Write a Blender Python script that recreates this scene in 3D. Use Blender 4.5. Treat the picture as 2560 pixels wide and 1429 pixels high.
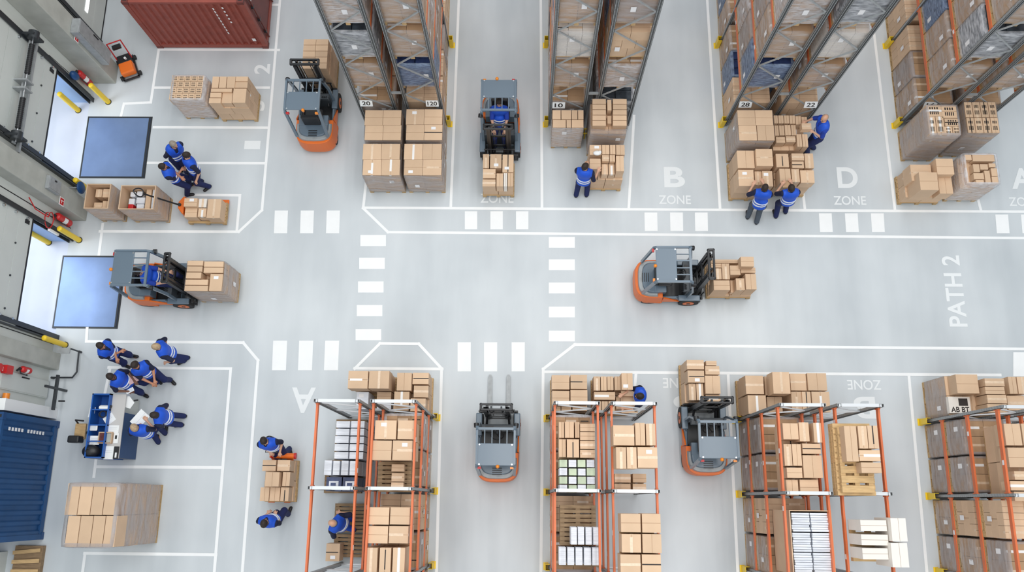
import bpy, bmesh, math, random
import numpy as np
from mathutils import Vector, Matrix

for o in list(bpy.data.objects): bpy.data.objects.remove(o)
random.seed(7)
C = bpy.context.scene.collection
SC = bpy.context.scene
PI = math.pi

# ------------------------------------------------------------------ camera
CAM_H = 22.0; F = 2100.0; W_PX = 2560.0; H_PX = 1429.0
def _rz(t): return np.array([[math.cos(t), -math.sin(t), 0], [math.sin(t), math.cos(t), 0], [0, 0, 1]])
def _rx(t): return np.array([[1, 0, 0], [0, math.cos(t), -math.sin(t)], [0, math.sin(t), math.cos(t)]])
R = _rz(math.radians(3.711)) @ _rx(math.radians(14.41)) @ _rz(math.radians(-3.209))
cam_d = bpy.data.cameras.new('camera'); cam = bpy.data.objects.new('camera', cam_d); C.objects.link(cam)
cam_d.sensor_width = 36.0; cam_d.lens = F / W_PX * 36.0; cam_d.clip_end = 200
cam.matrix_world = Matrix.Translation((0, 0, CAM_H)) @ Matrix(R.tolist()).to_4x4()
SC.camera = cam
# ------------------------------------------------------------------ light and exposure
SC.view_settings.view_transform = 'Standard'; SC.view_settings.look = 'None'
SC.view_settings.gamma = 1.0; SC.view_settings.use_curve_mapping = False
SC.view_settings.exposure = -0.05
wd = bpy.data.worlds.new('world'); SC.world = wd; wd.use_nodes = True
bg = wd.node_tree.nodes['Background']; bg.inputs[0].default_value = (0.90, 0.96, 1.0, 1); bg.inputs[1].default_value = 0.73
def area(name, loc, size, power, col=(1, 1, 1), rot=(0, 0, 0)):
    l = bpy.data.lights.new(name, 'AREA'); l.shape = 'RECTANGLE'; l.size, l.size_y = size; l.energy = power; l.color = col
    o = bpy.data.objects.new(name, l); o.location = loc; o.rotation_euler = rot; C.objects.link(o); return o
for i, x in enumerate((-8.6, -0.85, 4.25, 9.3)):       # rows of high-bay lamps under the roof
    area('high_bay_lamp', (x, 5.6, 24.5), (1.6, 28), 1240, (1.0, 0.985, 0.96))
# daylight outside the two open dock doors
area('daylight', (-16.6, 7.2, 4.2), (7, 4.5), 400, (0.90, 0.95, 1.0), (0, math.radians(-62), 0))

# ------------------------------------------------------------------ pixel -> world (a point of the photograph at height z)
def P(x, y, z=0.0):
    d = R @ np.array([(x - W_PX / 2) / F, -(y - H_PX / 2) / F, -1.0]); t = (z - CAM_H) / d[2]
    return float(d[0] * t), float(d[1] * t)
def Q(X, Y, Z=0.0):
    c = R.T @ np.array([X, Y, Z - CAM_H]); return W_PX / 2 + F * c[0] / -c[2], H_PX / 2 - F * c[1] / -c[2]
def in_view(x, y, z, m=40):
    u, v = Q(x, y, z); return -m < u < W_PX + m and -m < v < H_PX + m
def rect(px, z):
    """world rectangle of a pixel rectangle lying at height z"""
    x0, y0, x1, y1 = px; ym = (y0 + y1) / 2; xm = (x0 + x1) / 2
    return P(x0, ym, z)[0], P(xm, y1, z)[1], P(x1, ym, z)[0], P(xm, y0, z)[1]

# ------------------------------------------------------------------ materials
def lin(c): return tuple(((v / 255) / 12.92 if v / 255 <= 0.04045 else ((v / 255 + 0.055) / 1.055) ** 2.4) for v in c) + (1.0,)
def mat(name, rgb, rough=0.6, metal=0.0, noise=0.0, scale=4.0, stretch=(1, 1, 1), vary=0.0, bump=0.0, coat=0.0, emit=0.0, space='Object'):
    m = bpy.data.materials.new(name); m.use_nodes = True; nt = m.node_tree; N = nt.nodes; L = nt.links
    b = N['Principled BSDF']; col = lin(rgb); b.inputs['Base Color'].default_value = col
    b.inputs['Roughness'].default_value = rough; b.inputs['Metallic'].default_value = metal
    if coat: b.inputs['Coat Weight'].default_value = coat; b.inputs['Coat Roughness'].default_value = 0.15
    if emit: b.inputs['Emission Color'].default_value = col; b.inputs['Emission Strength'].default_value = emit
    if noise or bump:
        tc = N.new('ShaderNodeTexCoord'); mp = N.new('ShaderNodeMapping'); mp.inputs['Scale'].default_value = stretch
        nz = N.new('ShaderNodeTexNoise'); nz.inputs['Scale'].default_value = scale; nz.inputs['Detail'].default_value = 5
        L.new(tc.outputs[space], mp.inputs[0]); L.new(mp.outputs[0], nz.inputs['Vector'])
    last = None
    if noise:
        mr = N.new('ShaderNodeMapRange'); mr.inputs[1].default_value = 0.3; mr.inputs[2].default_value = 0.7
        mr.inputs[3].default_value = 1 - noise; mr.inputs[4].default_value = 1 + noise; L.new(nz.outputs[0], mr.inputs[0])
        hs = N.new('ShaderNodeHueSaturation'); hs.inputs['Color'].default_value = col; L.new(mr.outputs[0], hs.inputs['Value']); last = hs
    if vary:
        oi = N.new('ShaderNodeObjectInfo'); mr2 = N.new('ShaderNodeMapRange'); mr2.inputs[3].default_value = 1 - vary; mr2.inputs[4].default_value = 1 + vary
        L.new(oi.outputs['Random'], mr2.inputs[0]); h2 = N.new('ShaderNodeHueSaturation'); h2.inputs['Color'].default_value = col
        if last: L.new(last.outputs[0], h2.inputs['Color'])
        L.new(mr2.outputs[0], h2.inputs['Value']); last = h2
    if last: L.new(last.outputs[0], b.inputs['Base Color'])
    if bump:
        bp = N.new('ShaderNodeBump'); bp.inputs['Strength'].default_value = bump; bp.inputs['Distance'].default_value = 0.02
        L.new(nz.outputs[0], bp.inputs['Height']); L.new(bp.outputs[0], b.inputs['Normal'])
    return m
def film_mat(name, rgb, dens=0.5, scale=3.0):
    """stretch film: part see-through, part glossy skin with uneven streaks"""
    m = bpy.data.materials.new(name); m.use_nodes = True; nt = m.node_tree; N = nt.nodes; L = nt.links
    b = N['Principled BSDF']; b.inputs['Base Color'].default_value = lin(rgb); b.inputs['Roughness'].default_value = 0.28
    out = N['Material Output']; tr = N.new('ShaderNodeBsdfTransparent'); mx = N.new('ShaderNodeMixShader')
    tc = N.new('ShaderNodeTexCoord'); mp = N.new('ShaderNodeMapping'); mp.inputs['Scale'].default_value = (1.2, 1.2, 5.0); mp.inputs['Rotation'].default_value = (0.15, 0.1, 0)
    nz = N.new('ShaderNodeTexNoise'); nz.inputs['Scale'].default_value = scale; nz.inputs['Detail'].default_value = 3.5; nz.inputs['Distortion'].default_value = 0.4
    L.new(tc.outputs['Object'], mp.inputs[0]); L.new(mp.outputs[0], nz.inputs['Vector'])
    mr = N.new('ShaderNodeMapRange'); mr.inputs[1].default_value = 0.35; mr.inputs[2].default_value = 0.68
    mr.inputs[3].default_value = max(0, dens - 0.18); mr.inputs[4].default_value = min(1, dens + 0.28)
    L.new(nz.outputs[0], mr.inputs[0]); L.new(mr.outputs[0], mx.inputs[0]); L.new(tr.outputs[0], mx.inputs[1]); L.new(b.outputs[0], mx.inputs[2])
    bp = N.new('ShaderNodeBump'); bp.inputs['Strength'].default_value = 0.4; bp.inputs['Distance'].default_value = 0.03
    L.new(nz.outputs[0], bp.inputs['Height']); L.new(bp.outputs[0], b.inputs['Normal']); L.new(mx.outputs[0], out.inputs[0])
    return m
M = {}
M['carton'] = mat('cardboard', (214, 183, 152), 0.75, noise=0.05, scale=2.5, vary=0.09)
M['carton_dark'] = mat('kraft_cardboard', (184, 150, 116), 0.75, noise=0.10, scale=3, vary=0.12)
M['carton_white'] = mat('white_cardboard', (232, 226, 218), 0.7, noise=0.03)
M['seam'] = mat('carton_seam', (150, 114, 82), 0.8)
M['tape'] = mat('packing_tape', (224, 198, 170), 0.25, noise=0.08, scale=14)
M['tape_white'] = mat('white_tape', (240, 238, 236), 0.35)
M['label'] = mat('paper_label', (240, 240, 242), 0.6)
M['print'] = mat('black_print', (45, 38, 36), 0.6)
M['wood'] = mat('pallet_wood', (196, 164, 118), 0.8, noise=0.16, scale=5, stretch=(1, 6, 6), vary=0.10)
M['wood_old'] = mat('weathered_wood', (146, 122, 94), 0.85, noise=0.2, scale=5, stretch=(1, 6, 6), vary=0.10)
M['film'] = film_mat('stretch_film', (214, 210, 210), 0.26, 1.6)
M['film_grey'] = film_mat('grey_stretch_film', (186, 182, 184), 0.46, 1.6)
M['film_blue'] = film_mat('blue_tinted_film', (150, 170, 200), 0.45, 5)
M['film_silver'] = film_mat('silver_film', (228, 230, 236), 0.42, 4)
M['bluebag'] = mat('navy_bag', (46, 62, 104), 0.35, noise=0.35, scale=6, vary=0.15, bump=0.5)
M['greybag'] = mat('dark_grey_bag', (66, 76, 86), 0.3, noise=0.4, scale=6, bump=0.6)
M['bale'] = mat('paper_bale', (222, 226, 234), 0.6, noise=0.16, scale=3, stretch=(1, 9, 9), vary=0.05, bump=0.3)
M['bale_green'] = mat('green_white_bag', (200, 216, 186), 0.5, noise=0.16, scale=4, vary=0.1)
M['orange_steel'] = mat('orange_beam', (216, 112, 66), 0.45, noise=0.08, scale=3)
M['grey_steel'] = mat('galvanised_steel', (158, 162, 164), 0.42, 0.15, noise=0.12, scale=8)
M['light_steel'] = mat('light_steel', (214, 218, 222), 0.4, 0.1)
M['dark_steel'] = mat('dark_steel', (56, 60, 64), 0.4, 0.3)
M['yellow'] = mat('yellow_paint', (240, 204, 40), 0.4, noise=0.05, scale=6)
M['orange'] = mat('orange_paint', (232, 112, 30), 0.45, coat=0.12)
M['truck_grey'] = mat('truck_grey_paint', (99, 116, 131), 0.35, coat=0.4)
M['truck_dark'] = mat('truck_dark_paint', (64, 70, 76), 0.4)
M['black'] = mat('black_metal', (34, 35, 38), 0.38)
M['rubber'] = mat('tyre_rubber', (40, 41, 43), 0.8)
M['chrome'] = mat('chrome', (200, 204, 208), 0.2, 0.9)
M['amber'] = mat('amber_plastic', (236, 140, 40), 0.2)
M['red'] = mat('red_paint', (196, 34, 36), 0.35)
M['white'] = mat('white_paint', (238, 240, 240), 0.5)
M['blue'] = mat('blue_panel', (28, 88, 168), 0.4)
M['navy'] = mat('navy_panel', (22, 66, 116), 0.45)
M['wall'] = mat('wall_panel', (212, 216, 211), 0.7, noise=0.05, scale=0.8, stretch=(1, 6, 1))
M['concrete'] = mat('concrete', (176, 178, 171), 0.85, noise=0.10, scale=2.5, bump=0.15)
M['door_leaf'] = mat('door_leaf', (206, 211, 207), 0.5, noise=0.03, scale=1.5)
M['seal'] = mat('black_seal', (30, 30, 34), 0.6)
M['rust'] = mat('container_red', (150, 74, 62), 0.55, noise=0.12, scale=2.0, stretch=(1, 1, 3))
M['rust_dark'] = mat('container_red_door', (112, 52, 46), 0.55, noise=0.12, scale=3)
M['cont_blue'] = mat('container_blue', (24, 74, 124), 0.5, noise=0.12, scale=2)
M['skin'] = mat('skin', (214, 166, 138), 0.55)
M['skin_tan'] = mat('tan_skin', (184, 128, 98), 0.55)
M['skin_dark'] = mat('dark_skin', (112, 74, 56), 0.55)
M['lip'] = mat('lips', (168, 96, 88), 0.5)
M['eye'] = mat('eye_dark', (30, 24, 22), 0.3)
M['hair_dark'] = mat('dark_hair', (44, 34, 30), 0.7, noise=0.2, scale=30)
M['hair_grey'] = mat('grey_hair', (150, 140, 128), 0.7, noise=0.2, scale=30)
M['hair_blond'] = mat('sandy_hair', (176, 152, 122), 0.7, noise=0.2, scale=30)
M['vest'] = mat('royal_blue_vest', (22, 84, 206), 0.6, noise=0.10, scale=7)
M['shirt'] = mat('navy_shirt', (22, 28, 58), 0.8)
M['shirt_blue'] = mat('blue_shirt', (28, 64, 168), 0.75)
M['trousers'] = mat('navy_trousers', (26, 38, 88), 0.85, noise=0.1, scale=9)
M['trousers_grey'] = mat('grey_trousers', (78, 88, 100), 0.85, noise=0.1, scale=9)
M['shoe'] = mat('black_shoe', (28, 28, 32), 0.5)
M['reflective'] = mat('reflective_band', (222, 228, 236), 0.35)
M['paint_line'] = mat('floor_paint', (243, 245, 246), 0.5, noise=0.02, scale=3)
M['letter'] = mat('floor_letter', (232, 236, 238), 0.55)

# ------------------------------------------------------------------ mesh builder
class MB:
    def __init__(s): s.v = []; s.f = []; s.m = []; s.sm = []
    def add(s, vs, fs, m=0, sm=False, T=None):
        n = len(s.v)
        if T is not None: vs = [tuple(T @ Vector(v)) for v in vs]
        s.v += [tuple(v) for v in vs]; s.f += [tuple(i + n for i in f) for f in fs]; s.m += [m] * len(fs); s.sm += [sm] * len(fs); return s
    def box(s, x0, y0, z0, x1, y1, z1, m=0, T=None):
        vs = [(x0, y0, z0), (x1, y0, z0), (x1, y1, z0), (x0, y1, z0), (x0, y0, z1), (x1, y0, z1), (x1, y1, z1), (x0, y1, z1)]
        return s.add(vs, [(0, 3, 2, 1), (4, 5, 6, 7), (0, 1, 5, 4), (1, 2, 6, 5), (2, 3, 7, 6), (3, 0, 4, 7)], m, False, T)
    def cb(s, cx, cy, cz, sx, sy, sz, m=0, T=None):
        return s.box(cx - sx / 2, cy - sy / 2, cz - sz / 2, cx + sx / 2, cy + sy / 2, cz + sz / 2, m, T)
    def tube(s, a, b, r, r2=None, n=10, m=0, T=None, caps=True):
        a = Vector(a); b = Vector(b); r2 = r if r2 is None else r2; d = (b - a).normalized()
        u = d.orthogonal().normalized(); w = d.cross(u); vs = []
        for p, q in ((a, r), (b, r2)):
            for i in range(n):
                t = 2 * PI * i / n; vs.append(p + (u * math.cos(t) + w * math.sin(t)) * q)
        s.add(vs, [(i, (i + 1) % n, n + (i + 1) % n, n + i) for i in range(n)], m, True, T)
        if caps: s.add(vs, [tuple(range(n))[::-1], tuple(range(n, 2 * n))], m, False, T)
        return s
    def path(s, pts, r, n=8, m=0, T=None):
        for a, b in zip(pts[:-1], pts[1:]): s.tube(a, b, r, n=n, m=m, T=T)
        for p in pts[1:-1]: s.ball(p, r, m=m, T=T, n=6)
        return s
    def ball(s, c, r, m=0, T=None, n=10, sz=None):
        rx, ry, rz = sz if sz else (r, r, r); vs = [(c[0], c[1], c[2] - rz)]; k = max(4, n // 2 + 1)
        for j in range(1, k):
            ph = -PI / 2 + PI * j / k
            for i in range(n):
                t = 2 * PI * i / n; vs.append((c[0] + rx * math.cos(ph) * math.cos(t), c[1] + ry * math.cos(ph) * math.sin(t), c[2] + rz * math.sin(ph)))
        vs.append((c[0], c[1], c[2] + rz)); f = []
        for i in range(n): f.append((0, 1 + (i + 1) % n, 1 + i)); e = len(vs) - 1; f.append((e, e - n + i, e - n + (i + 1) % n))
        for j in range(k - 2):
            for i in range(n): a = 1 + j * n; f.append((a + i, a + (i + 1) % n, a + n + (i + 1) % n, a + n + i))
        return s.add(vs, f, m, True, T)
    def beam(s, a, b, w, h, m=0, T=None, up=(0, 0, 1)):
        a = Vector(a); b = Vector(b); d = (b - a).normalized(); up = Vector(up)
        if abs(d.dot(up)) > 0.98: up = Vector((0, 1, 0))
        u = d.cross(up).normalized() * w / 2; t = u.cross(d).normalized() * h / 2
        vs = [p + i * u + j * t for p in (a, b) for i, j in ((-1, -1), (1, -1), (1, 1), (-1, 1))]
        return s.add(vs, [(0, 3, 2, 1), (4, 5, 6, 7), (0, 1, 5, 4), (1, 2, 6, 5), (2, 3, 7, 6), (3, 0, 4, 7)], m, False, T)
    def prism(s, poly, z0, z1, m=0, T=None, inset=0.0):
        n = len(poly); cx = sum(p[0] for p in poly) / n; cy = sum(p[1] for p in poly) / n
        top = [((p[0] - cx) * (1 - inset) + cx, (p[1] - cy) * (1 - inset) + cy) for p in poly]
        vs = [(x, y, z0) for x, y in poly] + [(x, y, z1) for x, y in top]
        return s.add(vs, [tuple(range(n))[::-1], tuple(range(n, 2 * n))] + [(i, (i + 1) % n, n + (i + 1) % n, n + i) for i in range(n)], m, False, T)
    def mesh(s, name, mats):
        me = bpy.data.meshes.new(name); me.from_pydata(s.v, [], s.f)
        for mm in (mats if isinstance(mats, (list, tuple)) else [mats]): me.materials.append(M[mm] if isinstance(mm, str) else mm)
        me.polygons.foreach_set('material_index', s.m); me.polygons.foreach_set('use_smooth', s.sm); me.update(); return me
    def build(s, name, mats, parent=None, loc=None, rz=0.0, bevel=0.0):
        o = bpy.data.objects.new(name, s.mesh(name, mats)); C.objects.link(o)
        if parent: o.parent = parent
        if loc is not None: o.location = loc
        if rz: o.rotation_euler = (0, 0, rz)
        if bevel:
            b = o.modifiers.new('bevel', 'BEVEL'); b.width = bevel; b.segments = 3; b.limit_method = 'ANGLE'; b.angle_limit = math.radians(40)
        return o
def tag(o, label=None, cat=None, group=None, kind=None):
    if label: o['label'] = label
    if cat: o['category'] = cat
    if group: o['group'] = group
    if kind: o['kind'] = kind
    return o
def thing(name, label, cat, loc=(0, 0, 0), rz=0.0, group=None):
    o = bpy.data.objects.new(name, None); o.empty_display_size = 0.2; C.objects.link(o); o.location = loc; o.rotation_euler = (0, 0, rz)
    return tag(o, label, cat, group)
def kids(o): return [c for c in KIDS.get(o.name, [])]
KIDS = {}
def dup(src, loc, rz=0.0, label=None, group=None, cat=None):
    """copy a thing, its parts and their sub-parts"""
    ch = {}
    for c in bpy.data.objects:
        if c.parent: ch.setdefault(c.parent.name, []).append(c)
    return dup2(src, ch, loc, rz, label, group, cat)
def dup2(src, ch, loc, rz=0.0, label=None, group=None, cat=None):
    r = src.copy(); C.objects.link(r); r.location = loc; r.rotation_euler = (0, 0, rz); tag(r, label, cat, group)
    for c in ch.get(src.name, []):
        d = c.copy(); C.objects.link(d); d.parent = r
        for g in ch.get(c.name, []):
            e = g.copy(); C.objects.link(e); e.parent = d
    return r
def struct(mb, name, mats, **k):
    o = mb.build(name, mats, **k); o['kind'] = 'structure'; return o
def text_mesh(body, size, offset=0.0, extrude=0.0, align='CENTER'):
    cu = bpy.data.curves.new('lettering', 'FONT'); cu.body = body; cu.size = size; cu.offset = offset; cu.extrude = extrude
    cu.align_x = align; cu.align_y = 'CENTER'
    o = bpy.data.objects.new('lettering', cu); C.objects.link(o); bpy.context.view_layer.update()
    me = bpy.data.meshes.new_from_object(o.evaluated_get(bpy.context.evaluated_depsgraph_get())); bpy.data.objects.remove(o); return me
def text_obj(name, body, w, h, m, parent, loc, rot=(0, 0, 0), offset=0.0):
    """flat lettering scaled to width w and height h"""
    me = text_mesh(body, 1.0, offset)
    co = np.array([v.co[:] for v in me.vertices]); mn = co.min(0); mx = co.max(0); c = (mn + mx) / 2; sx = w / (mx[0] - mn[0]); sy = h / (mx[1] - mn[1])
    for v in me.vertices: v.co = ((v.co[0] - c[0]) * sx, (v.co[1] - c[1]) * sy, 0)
    me.materials.clear(); me.materials.append(M[m]); o = bpy.data.objects.new(name, me); C.objects.link(o)
    if parent: o.parent = parent
    o.location = loc; o.rotation_euler = rot; return o
# ------------------------------------------------------------------ floor and its paint
def floor_mat():
    m = bpy.data.materials.new('resin_floor'); m.use_nodes = True; nt = m.node_tree; N = nt.nodes; L = nt.links; b = N['Principled BSDF']
    tc = N.new('ShaderNodeTexCoord'); mp = N.new('ShaderNodeMapping'); mp.inputs['Scale'].default_value = (1.6, 0.28, 1)
    n1 = N.new('ShaderNodeTexNoise'); n1.inputs['Scale'].default_value = 0.55; n1.inputs['Detail'].default_value = 6
    n2 = N.new('ShaderNodeTexNoise'); n2.inputs['Scale'].default_value = 0.35; n2.inputs['Detail'].default_value = 3
    L.new(tc.outputs['Object'], mp.inputs[0]); L.new(mp.outputs[0], n1.inputs['Vector']); L.new(tc.outputs['Object'], n2.inputs['Vector'])
    ad = N.new('ShaderNodeMath'); ad.operation = 'ADD'; L.new(n1.outputs[0], ad.inputs[0]); L.new(n2.outputs[0], ad.inputs[1])
    cr = N.new('ShaderNodeValToRGB'); e = cr.color_ramp.elements; e[0].position = 0.36; e[0].color = lin((186, 193, 198)); e[1].position = 0.64; e[1].color = lin((211, 217, 221))
    hf = N.new('ShaderNodeMath'); hf.operation = 'MULTIPLY'; hf.inputs[1].default_value = 0.5; L.new(ad.outputs[0], hf.inputs[0]); L.new(hf.outputs[0], cr.inputs[0]); L.new(cr.outputs[0], b.inputs['Base Color'])
    b.inputs['Roughness'].default_value = 0.38; b.inputs['Specular IOR Level'].default_value = 0.45
    return m
M['floor'] = floor_mat()
floor = struct(MB().box(-12.62, -8, -0.3, 24, 24, 0), 'floor', 'floor')
zl = [0.003]
def line(pts, w=0.075, closed=False):
    """a painted strip through pixel points on the floor"""
    q = [Vector(P(*p)) for p in pts]; mb = MB(); z = zl[0]; zl[0] += 0.00012
    if closed: q.append(q[0])
    for a, b in zip(q[:-1], q[1:]):
        d = (b - a).normalized(); n = Vector((-d.y, d.x)) * w / 2; a2 = a - d * w / 2; b2 = b + d * w / 2
        z += 0.00003
        mb.add([(*(a2 - n), z), (*(b2 - n), z), (*(b2 + n), z), (*(a2 + n), z)], [(0, 1, 2, 3)])
    return mb.build('lane_line', 'paint_line', floor)
for pts in [
    [(700, 0), (655, 525), (597, 579), (250, 578)], [(697, 12), (672, 12)], [(697, 125), (397, 124), (377, 256), (310, 259), (302, 292)], [(383, 219), (672, 219)],
    [(385, 318), (668, 319)], [(365, 407), (660, 408)], [(470, 487), (600, 488), (592, 578)], [(257, 560), (247, 640)],
    [(917, 440), (908, 520), (970, 580), (2570, 595)], [(1147, 0), (1127, 515)], [(908, 519), (2570, 529)], [(1352, 0), (1355, 517)], [(1585, 290), (1572, 518)], [(1768, 0), (1800, 521)],
    [(2003, 440), (2012, 522)], [(2175, 0), (2237, 523)], [(2440, 480), (2452, 525)],
    [(218, 820), (216, 853), (608, 856), (645, 900), (605, 1440)], [(272, 918), (577, 921), (535, 1440)], [(276, 918), (262, 985)], [(240, 1150), (235, 1190)], [(245, 1166), (556, 1168)],
    [(212, 1382), (540, 1386)], [(213, 1382), (205, 1440)],
    [(887, 921), (950, 858), (1047, 859), (1105, 922), (887, 920)], [(1104, 921), (1091, 1440)],
    [(2570, 872), (1437, 861), (1358, 922), (1352, 1440)], [(1358, 929), (2500, 937)], [(1590, 932), (1586, 975)], [(1820, 934), (1845, 1440)], [(2272, 940), (2318, 1440)]]:
    line(pts)
def stripe(x0, y0, x1, y1, sk=0):
    q = [P(x0 + sk, y0), P(x1 + sk, y0), P(x1, y1), P(x0, y1)]
    MB().add([(a, b, 0.0035) for a, b in q], [(3, 2, 1, 0)]).build('crossing_stripe', 'paint_line', floor)
for x in (685, 750, 815): stripe(x, 526, x + 33, 583, 2); stripe(x - 5, 851, x + 30, 925, 3)
for x in (1162, 1226, 1290): stripe(x, 528, x + 31, 573)
for x in (1612, 1676, 1738): stripe(x, 531, x + 32, 577, -1)
for x in (2050, 2115, 2180): stripe(x, 533, x + 32, 580, -3)
for x in (2492, 2556): stripe(x, 536, x + 32, 583, -4)
for x in (1144, 1210, 1279): stripe(x, 855, x + 33, 928)
for i, y in enumerate((587, 644, 703, 762, 822)): stripe(901 - 3 * i, y, 965 - 3 * i, y + 28)
for y in (592, 648, 706, 766, 826): stripe(1372, y, 1437, y + 27)
stripe(2533, 880, 2600, 940)
def letters(t, x0, y0, x1, y1, rot=0, off=0.0, m='letter'):
    a = P(x0, (y0 + y1) / 2); b = P(x1, (y0 + y1) / 2); c = P((x0 + x1) / 2, y0); d = P((x0 + x1) / 2, y1)
    w = b[0] - a[0]; h = c[1] - d[1]
    if rot in (90, -90): w, h = h, w
    text_obj('floor_lettering', t, w, h, m, floor, ((a[0] + b[0]) / 2, (c[1] + d[1]) / 2, 0.004), (0, 0, math.radians(rot)), off)
letters('B', 1660, 417, 1712, 468, 0, 0.03); letters('ZONE', 1647, 488, 1727, 510, 0, 0.012)
letters('D', 2093, 418, 2144, 470, 0, 0.03); letters('ZONE', 2084, 490, 2165, 512, 0, 0.012)
letters('A', 2527, 420, 2584, 472, 0, 0.03); letters('ZONE', 2522, 493, 2602, 515, 0, 0.012)
letters('ZONE', 1201, 484, 1284, 507, 0, 0.012)
letters('PATH 2', 2363, 638, 2408, 816, 90, 0.02)
letters('A', 728, 968, 788, 1032, 180, 0.02)
letters('ZONE', 2118, 949, 2203, 974, 180, 0.012); letters('B', 2135, 991, 2189, 1046, 180, 0.03)
letters('ZONE', 1657, 944, 1744, 970, 180, 0.012); letters('B', 1684, 988, 1740, 1044, 180, 0.03)
letters('2', 636, 160, 675, 185, 90, 0.025); letters('3', 622, 252, 662, 277, 90, 0.025); letters('1', 611, 352, 651, 373, 90, 0.025)

# ------------------------------------------------------------------ outside yard behind the dock doors
M['yard'] = mat('yard_concrete', (204, 210, 224), 0.8, noise=0.03, scale=1.5)
struct(MB().box(-24, -8, -0.35, -12.62, 24, -0.02), 'floor_yard', 'yard')
# dock leveller plates let into the floor
def plate_mat():
    m = mat('leveller_steel', (128, 152, 194), 0.4, 0.5, noise=0.10, scale=1.2); nt = m.node_tree; N = nt.nodes; L = nt.links; b = N['Principled BSDF']
    tc = N.new('ShaderNodeTexCoord'); ck = N.new('ShaderNodeTexChecker'); ck.inputs['Scale'].default_value = 60; bp = N.new('ShaderNodeBump'); bp.inputs['Strength'].default_value = 0.15
    L.new(tc.outputs['Object'], ck.inputs[0]); L.new(ck.outputs['Fac'], bp.inputs['Height']); L.new(bp.outputs[0], b.inputs['Normal']); return m
M['leveller'] = plate_mat()
for lab, x0, y0, x1, y1 in (('blue steel dock leveller plate beside the three standing workers', -12.55, 8.74, -10.78, 10.53), ('blue steel dock leveller plate under the rear of the forklift leaving the dock', -12.68, 4.43, -11.0, 6.37)):
    t = thing('dock_leveller', lab, 'dock plate', ((x0 + x1) / 2, (y0 + y1) / 2, 0), group='dock levellers')
    hx = (x1 - x0) / 2; hy = (y1 - y0) / 2
    MB().box(-hx - 0.05, -hy - 0.05, 0.0005, hx + 0.05, hy + 0.05, 0.004).build('frame', 'dark_steel', t)
    MB().box(-hx, -hy, 0.004, hx, hy, 0.018).build('plate', 'leveller', t)
    MB().box(hx - 0.04, -hy, 0.018, hx, hy, 0.03).build('lip_hinge', 'dark_steel', t)

# ------------------------------------------------------------------ left wall
WX = -12.62; WO = -12.98; TOP = 9.0
def wall_piece(name, y0, y1, z0, z1, m='wall', x1=WX, x0=WO): return struct(MB().box(x0, y0, z0, x1, y1, z1), name, m)
D1 = (8.45, 11.05); D2 = (4.1, 6.85); D0 = (12.9, 15.6); OH = 3.0
w = MB()
for y0, y1 in ((-8, D2[0]), (D2[1], D1[0]), (D1[1], D0[0]), (D0[1], 24)):
    if y0 == -8: y0 = 2.45
    w.box(WO, y0, -0.02, WX, y1, TOP)
for d in (D0, D1, D2): w.box(WO, d[0], OH, WX, d[1], TOP)
w.box(-15.8, 2.3, -0.02, WX, 2.45, TOP); w.box(-15.95, -8, -0.02, -15.8, 2.45, TOP)
struct(w, 'wall_left', 'wall')
struct(MB().box(-15.8, -8, -0.3, -12.62, 2.3, 0.0), 'floor_recess', 'floor')
def column(name, y0, y1, xf): struct(MB().box(WX, y0, 0, xf, y1, TOP), name, 'concrete', bevel=0.02)
column('wall_pier_1', 11.62, 12.2, -11.92); column('wall_pier_2', 7.42, 8.0, -12.22); column('wall_pier_3', 3.25, 3.68, -12.38)
for i, yy in enumerate((12.75, 11.25, 8.2, 7.2, 3.95, 2.9)): struct(MB().box(WX, yy - 0.01, 0.02, WX + 0.012, yy + 0.01, TOP), f'trim_{i + 1}', 'seal')
def dock_door(n, d, zb, label):
    """sectional door: leaf stopped at height zb between two steel tracks"""
    y0, y1 = d; t = bpy.data.objects.new(f'door_{n}', None); C.objects.link(t); t.location = (WX, (y0 + y1) / 2, 0); t['kind'] = 'structure'; h = (y1 - y0) / 2
    lf = MB(); z = zb; k = 0
    while z < TOP - 2 and k < 9:
        lf.box(0.03, -h - 0.05, z + 0.004, 0.075, h + 0.05, z + 0.52); z += 0.53; k += 1
    lf.build('door_leaf', 'door_leaf', t)
    MB().box(0.02, -h - 0.05, zb - 0.05, 0.085, h + 0.05, zb).build('rubber_seal', 'seal', t)
    for s in (-1, 1):
        tr = MB(); tr.box(0.0, s * h - 0.07, 0, 0.02, s * h + 0.09, TOP - 1); tr.box(0.0, s * h + s * 0.08 - 0.012, 0, 0.13, s * h + s * 0.08 + 0.012, TOP - 1); tr.box(0.10, s * h - 0.03, 0, 0.125, s * h + 0.09, TOP - 1)
        tr.build('door_track', 'dark_steel', t)
        if zb > 0.5:
            for q in range(4): MB().tube((0.06, s * (h - 0.09), zb + 0.25 + 0.5 * q), (0.14, s * (h - 0.09), zb + 0.25 + 0.5 * q), 0.03).build('roller', 'chrome', t)
    if zb > 0.5:
        MB().box(0.076, h - 0.22, zb + 0.12, 0.09, h - 0.12, zb + 0.3).build('door_handle', 'seal', t)
        for q in range(3): MB().tube((0.076, h * (0.4 - 0.6 * q), zb + 0.55), (0.1, h * (0.4 - 0.6 * q), zb + 0.55), 0.025).build('bolt', 'dark_steel', t)
    return t
d0 = dock_door(1, D0, 0.04, ''); d1 = dock_door(2, D1, 1.9, ''); d2 = dock_door(3, D2, 1.9, '')
ww = MB().box(0.08, -0.9, 0.9, 0.09, -0.2, 1.05); ww.build('lit_window_slit', mat('slit_window', (250, 252, 255), 0.3, emit=1.5), d0)
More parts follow.
